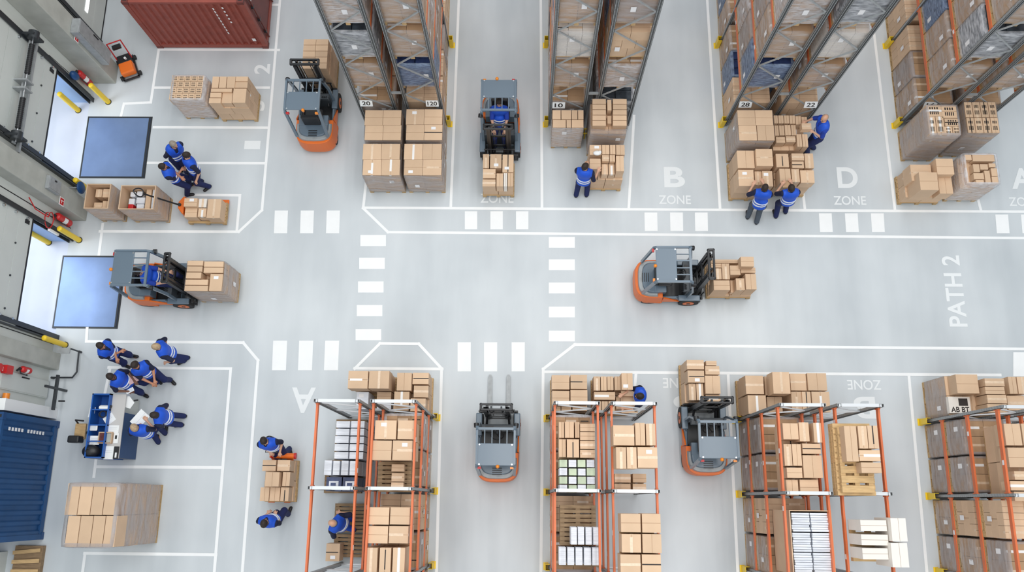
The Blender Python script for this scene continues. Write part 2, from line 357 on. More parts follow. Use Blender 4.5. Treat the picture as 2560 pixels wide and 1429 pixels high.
# jamb linings of the two openings, blue sky light painted into their colour
M['jamb'] = mat('sky_tinted_jamb', (150, 180, 224), 0.5)
k = 7
for d in (D1, D2):
    for yy, s in ((d[0], 1), (d[1], -1)):
        struct(MB().box(WO - 0.3, yy - 0.06 if s > 0 else yy - 0.02, -0.02, WX - 0.001, yy + 0.02 if s > 0 else yy + 0.06, OH - 0.01), f'trim_{k}', 'jamb'); k += 1
# shaft with torsion springs over door 2
t = thing('torsion_spring_shaft', 'steel shaft with black torsion springs above the upper open dock door', 'door springs', (WX, 9.75, 3.35))
MB().box(0.2, -1.5, -0.05, 0.24, 1.5, 0.06).build('mounting_rail', 'grey_steel', t); MB().tube((0.34, -1.5, 0.12), (0.34, 1.5, 0.12), 0.018).build('shaft', 'chrome', t)
for a, b in ((-1.15, -0.35), (0.3, 1.1)):
    s = MB(); s.tube((0.34, a, 0.12), (0.34, b, 0.12), 0.06, n=14)
    for q in range(16): yy = a + (b - a) * (q + 0.5) / 16; s.tube((0.34, yy - 0.012, 0.12), (0.34, yy + 0.012, 0.12), 0.067, n=14)
    s.build('torsion_spring', 'black', t)
for yy in (-1.35, 1.35):
    s = MB(); s.box(0.02, yy - 0.03, -0.2, 0.42, yy + 0.03, 0.25); s.tube((0.34, yy - 0.1, 0.12), (0.34, yy + 0.1, 0.12), 0.13, n=16); s.build('cable_drum', 'dark_steel', t)
for yy in (-0.1, 0.12): MB().box(0.02, yy - 0.02, -0.12, 0.4, yy + 0.02, 0.2).build('bracket', 'grey_steel', t)
MB().beam((0.16, -1.6, -0.3), (0.16, 1.6, -0.3), 0.08, 0.08).build('header_bar', 'grey_steel', t)

# yellow bollards
def bollard(px, label, z=0.0, h=1.05, r=0.072):
    x, y = P(px[0], px[1], z); t = thing('bollard', label, 'bollard', (x, y, z), group='yellow steel bollards at the dock doors')
    MB().tube((0, 0, 0.01), (0, 0, h - 0.04), r, n=18).ball((0, 0, h - 0.04), r, n=18, sz=(r, r, 0.045)).build('post', 'yellow', t)
    MB().tube((0, 0, 0), (0, 0, 0.012), r + 0.02, n=18).build('base_plate', 'dark_steel', t)
bollard((271, 255), 'yellow bollard inside the upper open dock door'); bollard((196, 276), 'yellow bollard outside the upper open dock door', -0.02)
bollard((198, 600), 'yellow bollard inside the lower open dock door, far jamb'); bollard((122, 606), 'yellow bollard outside the lower open dock door', -0.02)
bollard((228, 478), 'yellow bollard behind the smaller open cardboard bin', 0, 0.9); bollard((163, 862), 'yellow bollard at the near jamb of the lower open dock door')

# fire extinguishers, cabinets and other things on the wall
def extinguisher(loc, label, rz=0, r=0.09, h=0.62, group='red fire extinguishers on the dock wall'):
    t = thing('fire_extinguisher', label, 'fire extinguisher', loc, rz, group)
    MB().tube((0, 0, 0.04), (0, 0, h - 0.1), r, n=18).ball((0, 0, h - 0.1), r, n=18, sz=(r, r, 0.07)).ball((0, 0, 0.04), r, n=18, sz=(r, r, 0.04)).build('cylinder_body', 'red', t)
    MB().tube((0, 0, h - 0.06), (0, 0, h + 0.03), 0.025).box(-0.02, -0.09, h + 0.02, 0.02, 0.03, h + 0.05).build('valve', 'black', t)
    MB().path([(0, -0.02, h), (0.08, -0.08, h - 0.05), (0.1, -0.08, h - 0.3), (0.09, -0.06, 0.15)], 0.014).build('hose', 'black', t)
    lb = MB(); lb.add([(r * 1.02 * math.cos(a), r * 1.02 * math.sin(a), z) for z in (h * 0.35, h * 0.6) for a in [math.radians(q) for q in range(-50, 51, 10)]], [(i, i + 1, i + 12, i + 11) for i in range(10)], sm=True); lb.build('label_band', 'white', t)
extinguisher((-12.48, 11.42, 0.35), 'red fire extinguisher on the wall beside the upper dock door', -0.6, 0.10, 0.72)
extinguisher((-12.48, 7.22, 0.35), 'red fire extinguisher with white print on the wall beside the lower dock door', -0.6, 0.11, 0.7)
extinguisher((-12.46, 3.05, 1.15), 'small red fire extinguisher under the grey pier by the blue container', -0.8, 0.08, 0.42)
def cabinet(loc, size, label, m='grey_steel', cat='cabinet', name='electrical_cabinet'):
    t = thing(name, label, cat, loc); sx, sy, sz = size
    MB().box(0, -sy / 2, 0, sx, sy / 2, sz).build('housing', m, t, bevel=0.01); MB().box(sx, -sy / 2 + 0.03, 0.03, sx + 0.012, sy / 2 - 0.03, sz - 0.03).build('cover', m, t)
    MB().box(sx + 0.012, sy / 2 - 0.09, sz * 0.45, sx + 0.03, sy / 2 - 0.06, sz * 0.6).build('latch', 'seal', t); return t
cabinet((-11.918, 11.92, 0.9), (0.22, 0.42, 1.7), 'tall grey electrical cabinet with papers on the pier by the red container', 'grey_steel')
cabinet((-12.218, 7.75, 1.6), (0.10, 0.35, 0.55), 'flat grey control box on the pier between the open dock doors', 'grey_steel')
def wall_sign(loc, label, w=0.2):
    t = thing('fire_sign', label, 'sign', loc); MB().box(0, -w / 2, -w / 2, 0.012, w / 2, w / 2).build('plate', 'white', t); MB().box(0.012, -w * 0.4, -w * 0.4, 0.016, w * 0.4, w * 0.4).build('red_field', 'red', t)
    MB().tube((0.016, 0.02, -w * 0.25), (0.016, 0.02, w * 0.22), 0.012).box(0.016, -w * 0.25, w * 0.05, 0.02, 0.0, w * 0.12).build('pictogram', 'white', t)
wall_sign((-11.9, 11.72, 2.3), 'small red and white fire sign on the pier near the orange machine'); wall_sign((-12.2, 7.5, 1.35), 'red and white fire sign on the pier between the dock doors', 0.22)
# dark blue helmet and dark mirror hung by the doors
t = thing('wall_lamp', 'dark blue rounded lamp hanging on a cable beside the upper dock door', 'lamp', (-12.55, 11.2, 1.25)); MB().ball((0.12, 0, 0), 0.14, n=14, sz=(0.11, 0.11, 0.18)).build('housing', 'navy', t); MB().tube((0.05, 0, 0.15), (0.02, 0, 1.1), 0.008).build('cable', 'black', t)
t = thing('convex_mirror', 'dark blue round dock mirror behind the bollard and smaller cardboard bin', 'mirror', (-12.2, 8.12, 0.75)); MB().ball((0.12, 0, 0), 0.16, n=16, sz=(0.06, 0.17, 0.2)).build('mirror_face', 'navy', t); MB().tube((-0.2, 0, 0), (0.1, 0, 0), 0.02).build('arm', 'grey_steel', t)
t = thing('air_hose', 'red coiled air hose with a white handle beside the lower dock door', 'hose', (-12.58, 7.0, 1.3)); MB().path([(0.05 + 0.01 * i, 0.22 * math.cos(i * 0.7), 0.16 * math.sin(i * 0.7)) for i in range(12)] + [(0.06, 0.1, 0.6), (0.04, 0.3, 0.9)], 0.014).build('hose', 'red', t); MB().box(0.04, -0.25, -0.55, 0.1, -0.19, -0.1).build('handle', 'white', t)
# lower left wall: light panel door, siren, beacon, pipe
cabinet((WX + 0.001, 2.72, 0.05), (0.06, 0.46, 2.1), 'light grey steel service door with dark edge by the blue container', 'door_leaf', 'service door', 'service_door')
t = thing('beacon_box', 'white wall box with round orange warning lamp', 'warning light', (-12.55, 2.62, 2.75)); MB().box(0, -0.14, -0.14, 0.18, 0.14, 0.14).build('housing', 'white', t); MB().tube((0.18, 0, 0), (0.22, 0, 0), 0.08, n=18).build('lamp', 'amber', t)
t = thing('fire_alarm', 'red fire alarm sounder pair above the service door', 'alarm', (-12.55, 2.95, 2.2)); MB().tube((0.0, 0.0, 0.2), (0.12, 0.0, 0.2), 0.1, n=18).build('sounder', 'red', t); MB().box(0, -0.1, -0.28, 0.14, 0.1, -0.02).build('call_box', 'red', t); MB().box(0, -0.05, -0.02, 0.05, 0.05, 0.12).build('bridge', 'white', t)
t = thing('duct', 'short orange pipe below the white beacon box', 'pipe', (-12.5, 2.0, 1.9)); MB().tube((0, 0, 0), (0, 0.4, 0), 0.08, n=16).build('pipe', 'amber', t)
x, y = P(203, 880); x2, y2 = P(196, 945); x3, y3 = P(135, 945)
t = thing('guard_rail', 'thin bent dark floor rail with small plate near the wall', 'rail', (0, 0, 0)); MB().path([(x, y, 0.5), (x, y, 0.12), (x2, y2 + 0.15, 0.12), (x2 - 0.1, y2, 0.12), (x3, y3, 0.12)], 0.022).build('rail', 'dark_steel', t); MB().box(x - 0.35, y - 0.12, 0.5, x - 0.02, y + 0.03, 0.53).build('plate', 'grey_steel', t); MB().tube((x3, y3, 0), (x3, y3, 0.12), 0.03).tube((x, y, 0), (x, y, 0.12), 0.03).build('foot', 'dark_steel', t)
t = thing('barrier_bracket', 'dark steel bracket bar standing beside the service door', 'bracket', (-12.1, 2.7, 0)); MB().beam((0, 0, 0), (0, 0, 1.0), 0.06, 0.06).beam((0, -0.55, 0.5), (0, 0.35, 0.5), 0.05, 0.1).build('post', 'dark_steel', t); MB().beam((0, -0.3, 0.3), (0.16, -0.3, 0.3), 0.04, 0.04).build('arm', 'black', t)
x0, y1_ = P(30, 1385, 1.0); 
t = thing('white_cabinet', 'white topped cabinet at the lower left corner past the blue container', 'cabinet', (-13.35, -2.1, 0)); MB().box(-0.6, -0.7, 0, 0.35, 0.75, 1.1).build('body', 'wall', t); MB().box(0.3, -0.7, 1.1, 0.4, 0.75, 1.14).build('edge_panel', 'white', t)
t = thing('plank_pallet', 'weathered pallet with loose planks beside the white cabinet', 'pallet', (-12.35, -1.75, 0))
MB().box(-0.4, -0.7, 0, 0.3, 0.55, 0.14).build('base', 'wood_old', t); 
for q in range(5): MB().beam((-0.4, -0.5 + 0.22 * q, 0.17 + 0.01 * q), (0.28, -0.55 + 0.25 * q, 0.17 + 0.01 * q), 0.09, 0.025).build('plank', 'wood', t)

# ------------------------------------------------------------------ shipping containers
def container(name, label, loc, L_, W_, H_, m, mdoor, door_side=1, corr=0.2):
    """L along x, W along y; local origin at the near left floor corner"""
    t = thing(name, label, 'shipping container', loc)
    fr = MB(); p = 0.13
    for x in (0, L_ - p):
        for y in (0, W_ - p): fr.box(x, y, 0.02, x + p, y + p, H_)
    for y in (0, W_ - p): fr.box(p, y + 0.01, H_ - 0.1, L_ - p, y + p - 0.01, H_ - 0.01); fr.box(p, y + 0.01, 0.04, L_ - p, y + p - 0.01, 0.2)
    for x in (0, L_ - p): fr.box(x + 0.01, p, H_ - 0.1, x + p - 0.01, W_ - p, H_ - 0.01); fr.box(x + 0.01, p, 0.04, x + p - 0.01, W_ - p, 0.2)
    fr.build('corner_frame', m, t)
    def corrug(along, length):
        pts = []; n = int(length / corr); s = length / n
        for i in range(n): a = i * s; pts += [(a, 0), (a + s * 0.3, 0), (a + s * 0.45, 0.045), (a + s * 0.85, 0.045)]
        pts.append((length, 0)); return pts
    for y, sg in ((0.02, 1), (W_ - 0.02, -1)):
        q = corrug(0, L_ - 2 * p); vs = [(p + a, y + sg * d, z) for z in (0.2, H_ - 0.1) for a, d in q]; n = len(q); MB().add(vs, [(i, i + 1, n + i + 1, n + i) for i in range(n - 1)]).build('side_panel', m, t)
    q = corrug(0, W_ - 2 * p); n = len(q); MB().add([(0.02 + d, p + a, z) for z in (0.2, H_ - 0.1) for a, d in q], [(i, i + 1, n + i + 1, n + i) for i in range(n - 1)]).build('end_panel', m, t)
    if not door_side: MB().add([(L_ - 0.02 - d, p + a, z) for z in (0.2, H_ - 0.1) for a, d in q], [(i, i + 1, n + i + 1, n + i) for i in range(n - 1)]).build('end_panel', m, t)
    q = corrug(0, L_ - 2 * p); n = len(q); MB().add([(p + a, y, H_ - 0.02 - d) for y in (p * 0.5, W_ - p * 0.5) for a, d in q], [(i, i + 1, n + i + 1, n + i) for i in range(n - 1)]).build('roof_panel', m, t)
    cc = MB()
    for x in (0, L_ - 0.17):
        for y in (0, W_ - 0.17):
            for z in (0, H_ - 0.11): cc.box(x - 0.004, y - 0.004, z, x + 0.174, y + 0.174, z + 0.118)
    cc.build('corner_casting', mdoor, t); hol = MB()
    for x in (0.085, L_ - 0.085):
        for y in (0.085, W_ - 0.085): hol.box(x - 0.05, y - 0.035, H_ + 0.008, x + 0.05, y + 0.035, H_ + 0.0095)
    hol.build('casting_hole', 'seal', t)
    if door_side:
        for k, (a, b) in enumerate(((0.13, W_ / 2 - 0.01), (W_ / 2 + 0.01, W_ - 0.13))):
            dr = MB().box(L_ - 0.08, a, 0.2, L_ - 0.03, b, H_ - 0.1).build('door_panel', mdoor, t)
            for y in (a + 0.2, b - 0.2):
                MB().tube((L_ + 0.02, y, 0.1), (L_ + 0.02, y, H_ - 0.06), 0.022, n=8).build('lock_rod', 'rust_dark', t)
                hd = MB()
                for z in (0.4, 1.0, 1.6, 2.1): hd.box(L_ - 0.03, y - 0.05, z, L_ + 0.04, y + 0.05, z + 0.06)
                hd.build('rod_bracket', 'dark_steel', t)
            MB().box(L_ - 0.03, a + 0.3, 1.7, L_ - 0.022, b - 0.3, 1.95).build('placard', 'label', t)
    return t
xa, ya = P(395, 121); xb, yb = P(672, 121)
cr = container('shipping_container', 'dark red corrugated shipping container at the top left, door end to the right', (xa, ya, 0), xb - xa, 3.4, 2.35, 'rust', 'rust_dark')
CL = xb - xa
mk = MB()
for i in range(9): mk.box(0.72 * CL + 0.0, -0.006, 2.0 - i * 0.15, 0.72 * CL + 0.035, -0.001, 2.09 - i * 0.15)
for i in range(5): mk.box(0.80 * CL, -0.006, 2.05 - i * 0.17, 0.80 * CL + 0.045, -0.001, 2.12 - i * 0.17)
mk.box(CL * 0.9, -0.006, 0.42, CL * 0.93, -0.001, 0.56); mk.build('stencil_marking', 'label', cr)
mk = MB(); mk.box(CL * 0.88, 1.2, 2.352, CL * 0.905, 1.75, 2.354); mk.box(CL * 0.94, 1.1, 2.352, CL * 0.975, 1.6, 2.354); mk.build('roof_marking', 'label', cr)
cb = container('shipping_container', 'dark blue corrugated shipping container at the lower left by the wall', (-15.2, -1.05, 0), 3.05, 2.95, 2.45, 'cont_blue', 'navy', 0, 0.24)
mk = MB()
for i in range(12):
    if i != 5: mk.box(3.052, 2.55, 2.1 - 0.13 * i, 3.056, 2.63, 2.18 - 0.13 * i)
mk.build('white_stencil', 'label', cb)
t = thing('white_unit', 'long white metal unit standing against the far end of the blue container', 'cabinet', (-15.2, 1.96, 0)); MB().box(0, 0, 0, 2.95, 0.28, 2.3).build('housing', 'white', t, bevel=0.01); MB().box(0, 0.05, 2.3, 1.9, 0.24, 2.34).build('lid', 'light_steel', t)
# ------------------------------------------------------------------ pallets, cartons, wrapped loads
def pallet_mb(sx, sy, h=0.14, along='x', n=7):
    mb = MB(); hx = sx / 2; hy = sy / 2
    if along == 'x':      # deck boards run along x
        w = sy / (n * 1.32)
        for i in range(n): c = -hy + w / 2 + (sy - w) * i / (n - 1); mb.box(-hx, c - w / 2, h - 0.022, hx, c + w / 2, h)
        for x in (-hx + 0.05, 0, hx - 0.05): mb.box(x - 0.05, -hy, h - 0.044, x + 0.05, hy, h - 0.022); mb.box(x - 0.05, -hy, 0, x + 0.05, hy, 0.022)
    else:
        w = sx / (n * 1.32)
        for i in range(n): c = -hx + w / 2 + (sx - w) * i / (n - 1); mb.box(c - w / 2, -hy, h - 0.022, c + w / 2, hy, h)
        for y in (-hy + 0.05, 0, hy - 0.05): mb.box(-hx, y - 0.05, h - 0.044, hx, y + 0.05, h - 0.022); mb.box(-hx, y - 0.05, 0, hx, y + 0.05, 0.022)
    for x in (-hx + 0.05, 0, hx - 0.05):
        for y in (-hy + 0.07, 0, hy - 0.07): mb.box(x - 0.05, y - 0.07, 0.022, x + 0.05, y + 0.07, h - 0.044)
    return mb
def pallet(cx, cy, z, sx, sy, label, m='wood', along='x', rz=0, group=None, n=7):
    return tag(pallet_mb(sx, sy, along=along, n=n).build('wooden_pallet', m, None, (cx, cy, z), rz), label, 'pallet', group)
def carton_mb(sx, sy, h, seam='x', m=0):
    """box with two top flaps that meet at a groove"""
    g = 0.003; t = 0.008; mb = MB(); hx = sx / 2; hy = sy / 2
    mb.box(-hx, -hy, 0, hx, hy, h - t, 0)
    if seam == 'x': mb.box(-hx, g, h - t, hx, hy, h, 0); mb.box(-hx, -hy, h - t, hx, -g, h, 0); mb.box(-hx + 0.001, -g, h - t, hx - 0.001, g, h - t + 0.004, 1)
    elif seam == 'y': mb.box(g, -hy, h - t, hx, hy, h, 0); mb.box(-hx, -hy, h - t, -g, hy, h, 0); mb.box(-g, -hy + 0.001, h - t, g, hy - 0.001, h - t + 0.004, 1)
    else: mb.box(-hx, -hy, h - t, hx, hy, h, 0)
    return mb
def carton(cx, cy, z0, sx, sy, h, parent=None, label=None, group=None, seam=None, tape=None, m='carton', rz=0.0, extra=None):
    if seam is None: seam = 'x' if sx > sy * 1.15 else ('y' if sy > sx * 1.15 else random.choice('xy'))
    o = carton_mb(sx, sy, h, seam).build('carton', [m, 'seam'], parent, (cx, cy, z0), rz)
    if label: tag(o, label, 'box', group)
    if tape is None: tape = random.choice((None, 'tape', 'tape', 'tape', 'tape_white', 'print', None, None)) if min(sx, sy) > 0.16 and seam in 'xy' else None
    if tape and seam in 'xy':
        w = 0.028 if tape != 'print' else 0.012; a = random.uniform(-1, -0.5) if random.random() < 0.4 else -1.0; b = random.uniform(0.4, 1) if random.random() < 0.4 else 1.0
        tm = MB()
        if seam == 'x':
            tm.box(a * sx / 2, -w, h, b * sx / 2, w, h + 0.002)
            if tape != 'print': tm.box(sx / 2, -w, h - 0.07, sx / 2 + 0.002, w, h); tm.box(-sx / 2 - 0.002, -w, h - 0.07, -sx / 2, w, h)
        else:
            tm.box(-w, a * sy / 2, h, w, b * sy / 2, h + 0.002)
            if tape != 'print': tm.box(-w, sy / 2, h - 0.07, w, sy / 2 + 0.002, h); tm.box(-w, -sy / 2 - 0.002, h - 0.07, w, -sy / 2, h)
        tm.build('tape' if tape != 'print' else 'printed_line', tape, o)
    if extra == 'label' or (extra is None and random.random() < 0.13 and min(sx, sy) > 0.25):
        lx = random.uniform(-0.15, 0.15) * sx; ly = random.choice((-0.28, 0.28)) * sy; MB().box(lx - 0.06, ly - 0.04, h + 0.0025, lx + 0.06, ly + 0.04, h + 0.004).build('paper_label', 'label', o)
    if extra == 'print':
        pm = MB()
        for i in range(5): pm.box(-sx * 0.3 + i * sx * 0.13, -sy * 0.32, h + 0.0005, -sx * 0.3 + i * sx * 0.13 + sx * 0.07, -sy * 0.05, h + 0.002)
        for i in range(4): pm.box(-sx * 0.3 + i * sx * 0.16, sy * 0.12, h + 0.0005, -sx * 0.3 + i * sx * 0.16 + sx * 0.09, sy * 0.3, h + 0.002)
        pm.build('printed_block', 'print', o)
    return o
ORD = ['leftmost', 'second from left', 'third from left', 'fourth from left', 'fifth from left', 'sixth from left', 'seventh from left', 'eighth from left']
def row_names(n): return {1: [''], 2: ['back row', 'front row'], 3: ['back row', 'middle row', 'front row']}.get(n, ['back row', 'second row', 'third row', 'fourth row', 'fifth row', 'sixth row', 'front row'][:n - 1] + ['front row'] if n <= 7 else [f'row {i}' for i in range(n)])
def placement(rects):
    """words that place each of several pixel rectangles among its neighbours"""
    idx = sorted(range(len(rects)), key=lambda i: (rects[i][1] + rects[i][3]) / 2); rows = []
    for i in idx:
        c = (rects[i][1] + rects[i][3]) / 2; hh = rects[i][3] - rects[i][1]
        if rows and c - rows[-1][1] < max(9, 0.42 * hh): rows[-1][0].append(i)
        else: rows.append(([i], c))
    rn = row_names(len(rows)); out = {}
    for (r, _), nm in zip(rows, rn):
        r.sort(key=lambda i: rects[i][0]); k = len(r)
        for j, i in enumerate(r):
            s = '' if k == 1 else ('rightmost' if j == k - 1 else ORD[j])
            out[i] = (s + (' in ' if s and nm else '') + nm).strip() or 'single'
    return out
LOOSE = [0]; NP = [0]
def pile(desc, tops, z0=0.0, low=None, pal=True, group=None, fill=True, pm='wood', lowh=0.34, ph=0.14, ch=0.36, m='carton', margin=0.0, along='x', adj='brown', notape=False):
    """cartons lying loose on a pallet. tops: (x0,y0,x1,y1,top height[,options]) in photo pixels; desc: where the pile is"""
    W = []
    for t in tops: W.append(rect(t[:4], t[4]))
    X0 = min(w[0] for w in W) - margin; X1 = max(w[2] for w in W) + margin; Y0 = min(w[1] for w in W) - margin; Y1 = max(w[3] for w in W) + margin
    if low: X0, Y0, X1, Y1 = rect(low[:4], low[4])
    if pal: pallet((X0 + X1) / 2, (Y0 + Y1) / 2, z0, X1 - X0 + (0.03 if z0 < 1 else -0.12), Y1 - Y0 + (0.03 if z0 < 1 else -0.12), 'wooden pallet under the ' + desc, pm, along)
    base = z0 + (ph if pal else 0); pl = placement([t[:4] for t in tops]); g = 'cartons of the ' + desc
    # height of the lower courses is set by the shortest of the top cartons
    zt = min(t[4] for t in tops) - ch; nl = max(0, int(round((zt - base) / lowh))) if fill else 0
    if zt - base < 0.12: nl = 0
    lh = (zt - base) / nl if nl else 0; ztop = base + nl * lh
    lw = ['bottom course', 'second course', 'third course', 'fourth course']
    if nl:
        nx = 2 if X1 - X0 > 0.62 else 1; ny = 2 if Y1 - Y0 > 0.5 else 1
        for l in range(nl):
            for i in range(nx):
                for j in range(ny):
                    a = X0 + (X1 - X0) * i / nx; b = X0 + (X1 - X0) * (i + 1) / nx; c = Y0 + (Y1 - Y0) * j / ny; d = Y0 + (Y1 - Y0) * (j + 1) / ny
                    s = ('left ' if i == 0 else 'right ') if nx > 1 else ''; s2 = ('front' if j == 0 else 'back') if ny > 1 else ''
                    e = 0.004 + 0.006 * random.random()
                    carton((a + b) / 2, (c + d) / 2, base + l * lh, b - a - 2 * e, d - c - 2 * e, lh - 0.002, None, f'{adj} carton, {s}{s2} of {lw[min(l, 3)]}, {desc}'.replace('  ', ' '), g, m=m); LOOSE[0] += 1
    for i, (t, w) in enumerate(zip(tops, W)):
        opt = t[5] if len(t) > 5 else {}
        b = max(base, ztop); h = t[4] - b
        if opt.get('h'): h = opt['h']; b = t[4] - h
        lab = opt.get('label') or f'{adj} top carton, {pl[i]}, {desc}'
        carton((w[0] + w[2]) / 2, (w[1] + w[3]) / 2, b, w[2] - w[0] - 0.008, w[3] - w[1] - 0.008, max(0.06, h), None, lab, g, m=opt.get('m', m), seam=opt.get('seam'), tape=opt.get('tape', '' if notape else None), rz=opt.get('rz', 0), extra=opt.get('extra')); LOOSE[0] += 1
def film_mb(sx, sy, z0, z1, wr=0.012, seed=0, taper=0.0, top=True):
    """wrinkled skin of stretch film round a load"""
    rnd = random.Random(seed); hx = sx / 2 + 0.012; hy = sy / 2 + 0.012; per = []; r = 0.03
    n = 7
    for s in range(4):
        for k in range(n):
            t = k / n
            per.append([(-hx + 2 * hx * t, -hy), (hx, -hy + 2 * hy * t), (hx - 2 * hx * t, hy), (-hx, hy - 2 * hy * t)][s])
    P_ = len(per); nz = 7; mb = MB(); vs = []
    for j in range(nz):
        z = z0 + (z1 - z0) * j / (nz - 1)
        for k, (x, y) in enumerate(per):
            o = 1 + (rnd.uniform(0, wr) if j not in (nz - 1,) else 0) / max(hx, hy); q = 1 - (0.03 if k % n == 0 else 0)
            vs.append((x * o * q, y * o * q, z + (rnd.uniform(-0.004, 0.004))))
    f = [(j * P_ + k, j * P_ + (k + 1) % P_, (j + 1) * P_ + (k + 1) % P_, (j + 1) * P_ + k) for j in range(nz - 1) for k in range(P_)]
    mb.add(vs, f, 0, True)
    if top:   # a narrow turned-over rim on top
        b = (nz - 1) * P_; iv = [(x * 0.86, y * 0.86, z1 + rnd.uniform(0.002, 0.014)) for x, y in per]; n0 = len(mb.v)
        mb.v += iv; mb.f += [(b + k, b + (k + 1) % P_, n0 + (k + 1) % P_, n0 + k) for k in range(P_)]; mb.m += [0] * P_; mb.sm += [True] * P_
    return mb
def courses(parent, sx, sy, z0, z1, nx, ny, nz, m, skip_top=False, tops=None, name='carton', gap=0.004, jitter=0.0):
    lh = (z1 - z0) / nz
    for l in range(nz):
        a, b = (nx, ny) if l % 2 == 0 else (ny, nx) if nx != ny else (nx, ny)
        for i in range(a):
            for j in range(b):
                x0 = -sx / 2 + sx * i / a; x1 = -sx / 2 + sx * (i + 1) / a; y0 = -sy / 2 + sy * j / b; y1 = -sy / 2 + sy * (j + 1) / b
                if 0 < i < a - 1 and 0 < j < b - 1 and l < nz - 1: continue
                if name == 'carton': carton((x0 + x1) / 2, (y0 + y1) / 2, z0 + l * lh, x1 - x0 - gap * 2, y1 - y0 - gap * 2, lh - 0.003, parent, m=m, tape=None if l == nz - 1 else '', extra=None if l == nz - 1 else '')
                else:
                    e = random.uniform(0, jitter); MB().box(-(x1 - x0) / 2 + 0.01, -(y1 - y0) / 2 + 0.008, 0, (x1 - x0) / 2 - 0.01 + e, (y1 - y0) / 2 - 0.008, lh - 0.006 - e * 0.5).build(name, m, parent, ((x0 + x1) / 2, (y0 + y1) / 2, z0 + l * lh), bevel=0.02)
def wrapped(desc, px, h, z0=0.0, n=(2, 2, 3), film='film', m='carton', tops=None, group=None, size=None, world=None, pm='wood', extra=None, name='wrapped_load', item='carton', ftop=True, along='x', lowz=None, seam=None):
    """cartons bound to their pallet with stretch film: one thing. px: rectangle of its top in the photograph"""
    if world: X0, Y0, X1, Y1 = world
    else: X0, Y0, X1, Y1 = rect(px, h)
    cx = (X0 + X1) / 2; cy = (Y0 + Y1) / 2; sx = X1 - X0; sy = Y1 - Y0
    t = thing(name, desc, 'wrapped pallet', (cx, cy, z0), group=group)
    pallet_mb(sx, sy, along=along).build('pallet', pm, t)
    H_ = h - z0
    if tops:
        zl_ = lowz or (H_ - 0.34); courses(t, sx, sy, 0.14, zl_, n[0], n[1], max(1, n[2] - 1), m)
        for q in tops:
            a = rect(q[:4], q[4] if len(q) > 4 and isinstance(q[4], (int, float)) else h); zz = (q[4] if len(q) > 4 and isinstance(q[4], (int, float)) else h) - z0
            carton((a[0] + a[2]) / 2 - cx, (a[1] + a[3]) / 2 - cy, zl_, a[2] - a[0] - 0.008, a[3] - a[1] - 0.008, max(0.1, zz - zl_), t, m=m, extra=extra, seam=seam)
    else: courses(t, sx, sy, 0.14, H_, n[0], n[1], n[2], m, name=item, jitter=0.02)
    if not ftop or size == 'labels' or px is None:      # delivery papers stuck on two faces
        for q in range(2):
            a = random.uniform(-.3, .3); zz = random.uniform(.35, .8) * H_
            if q == 0: MB().box(a * sx - .06, -sy / 2 - .022, zz - .09, a * sx + .06, -sy / 2 - .02, zz + .09).build('delivery_paper', 'label', t)
            else:
                for s_ in (-1, 1): MB().box(s_ * (sx / 2 + .02), a * sy - .05, zz - .09, s_ * (sx / 2 + .022), a * sy + .06, zz + .09).build('delivery_paper', 'label', t)
    if film:
        NP[0] += 1; film_mb(sx, sy, 0.125, H_ + 0.004, seed=NP[0], top=ftop).build('stretch_film', film, t)
    return t
# ------------------------------------------------------------------ pallet racking
def rack_steel():
    m = mat('perforated_upright', (160, 164, 166), 0.42, 0.12, noise=0.1, scale=8); nt = m.node_tree; N = nt.nodes; L = nt.links; b = N['Principled BSDF']
    tc = N.new('ShaderNodeTexCoord'); wv = N.new('ShaderNodeTexWave'); wv.wave_type = 'BANDS'; wv.bands_direction = 'Z'; wv.inputs['Scale'].default_value = 7.0
    L.new(tc.outputs['Object'], wv.inputs['Vector']); cr = N.new('ShaderNodeValToRGB'); cr.color_ramp.elements[0].position = 0.62; cr.color_ramp.elements[1].position = 0.72
    cr.color_ramp.elements[0].color = (0, 0, 0, 1); L.new(wv.outputs['Fac'], cr.inputs[0]); mx = N.new('ShaderNodeMix'); mx.data_type = 'RGBA'
    L.new(cr.outputs[0], mx.inputs['Factor']); mx.inputs['A'].default_value = lin((170, 174, 176)); mx.inputs['B'].default_value = lin((112, 116, 118)); L.new(mx.outputs['Result'], b.inputs['Base Color']); return m
M['upright'] = rack_steel()
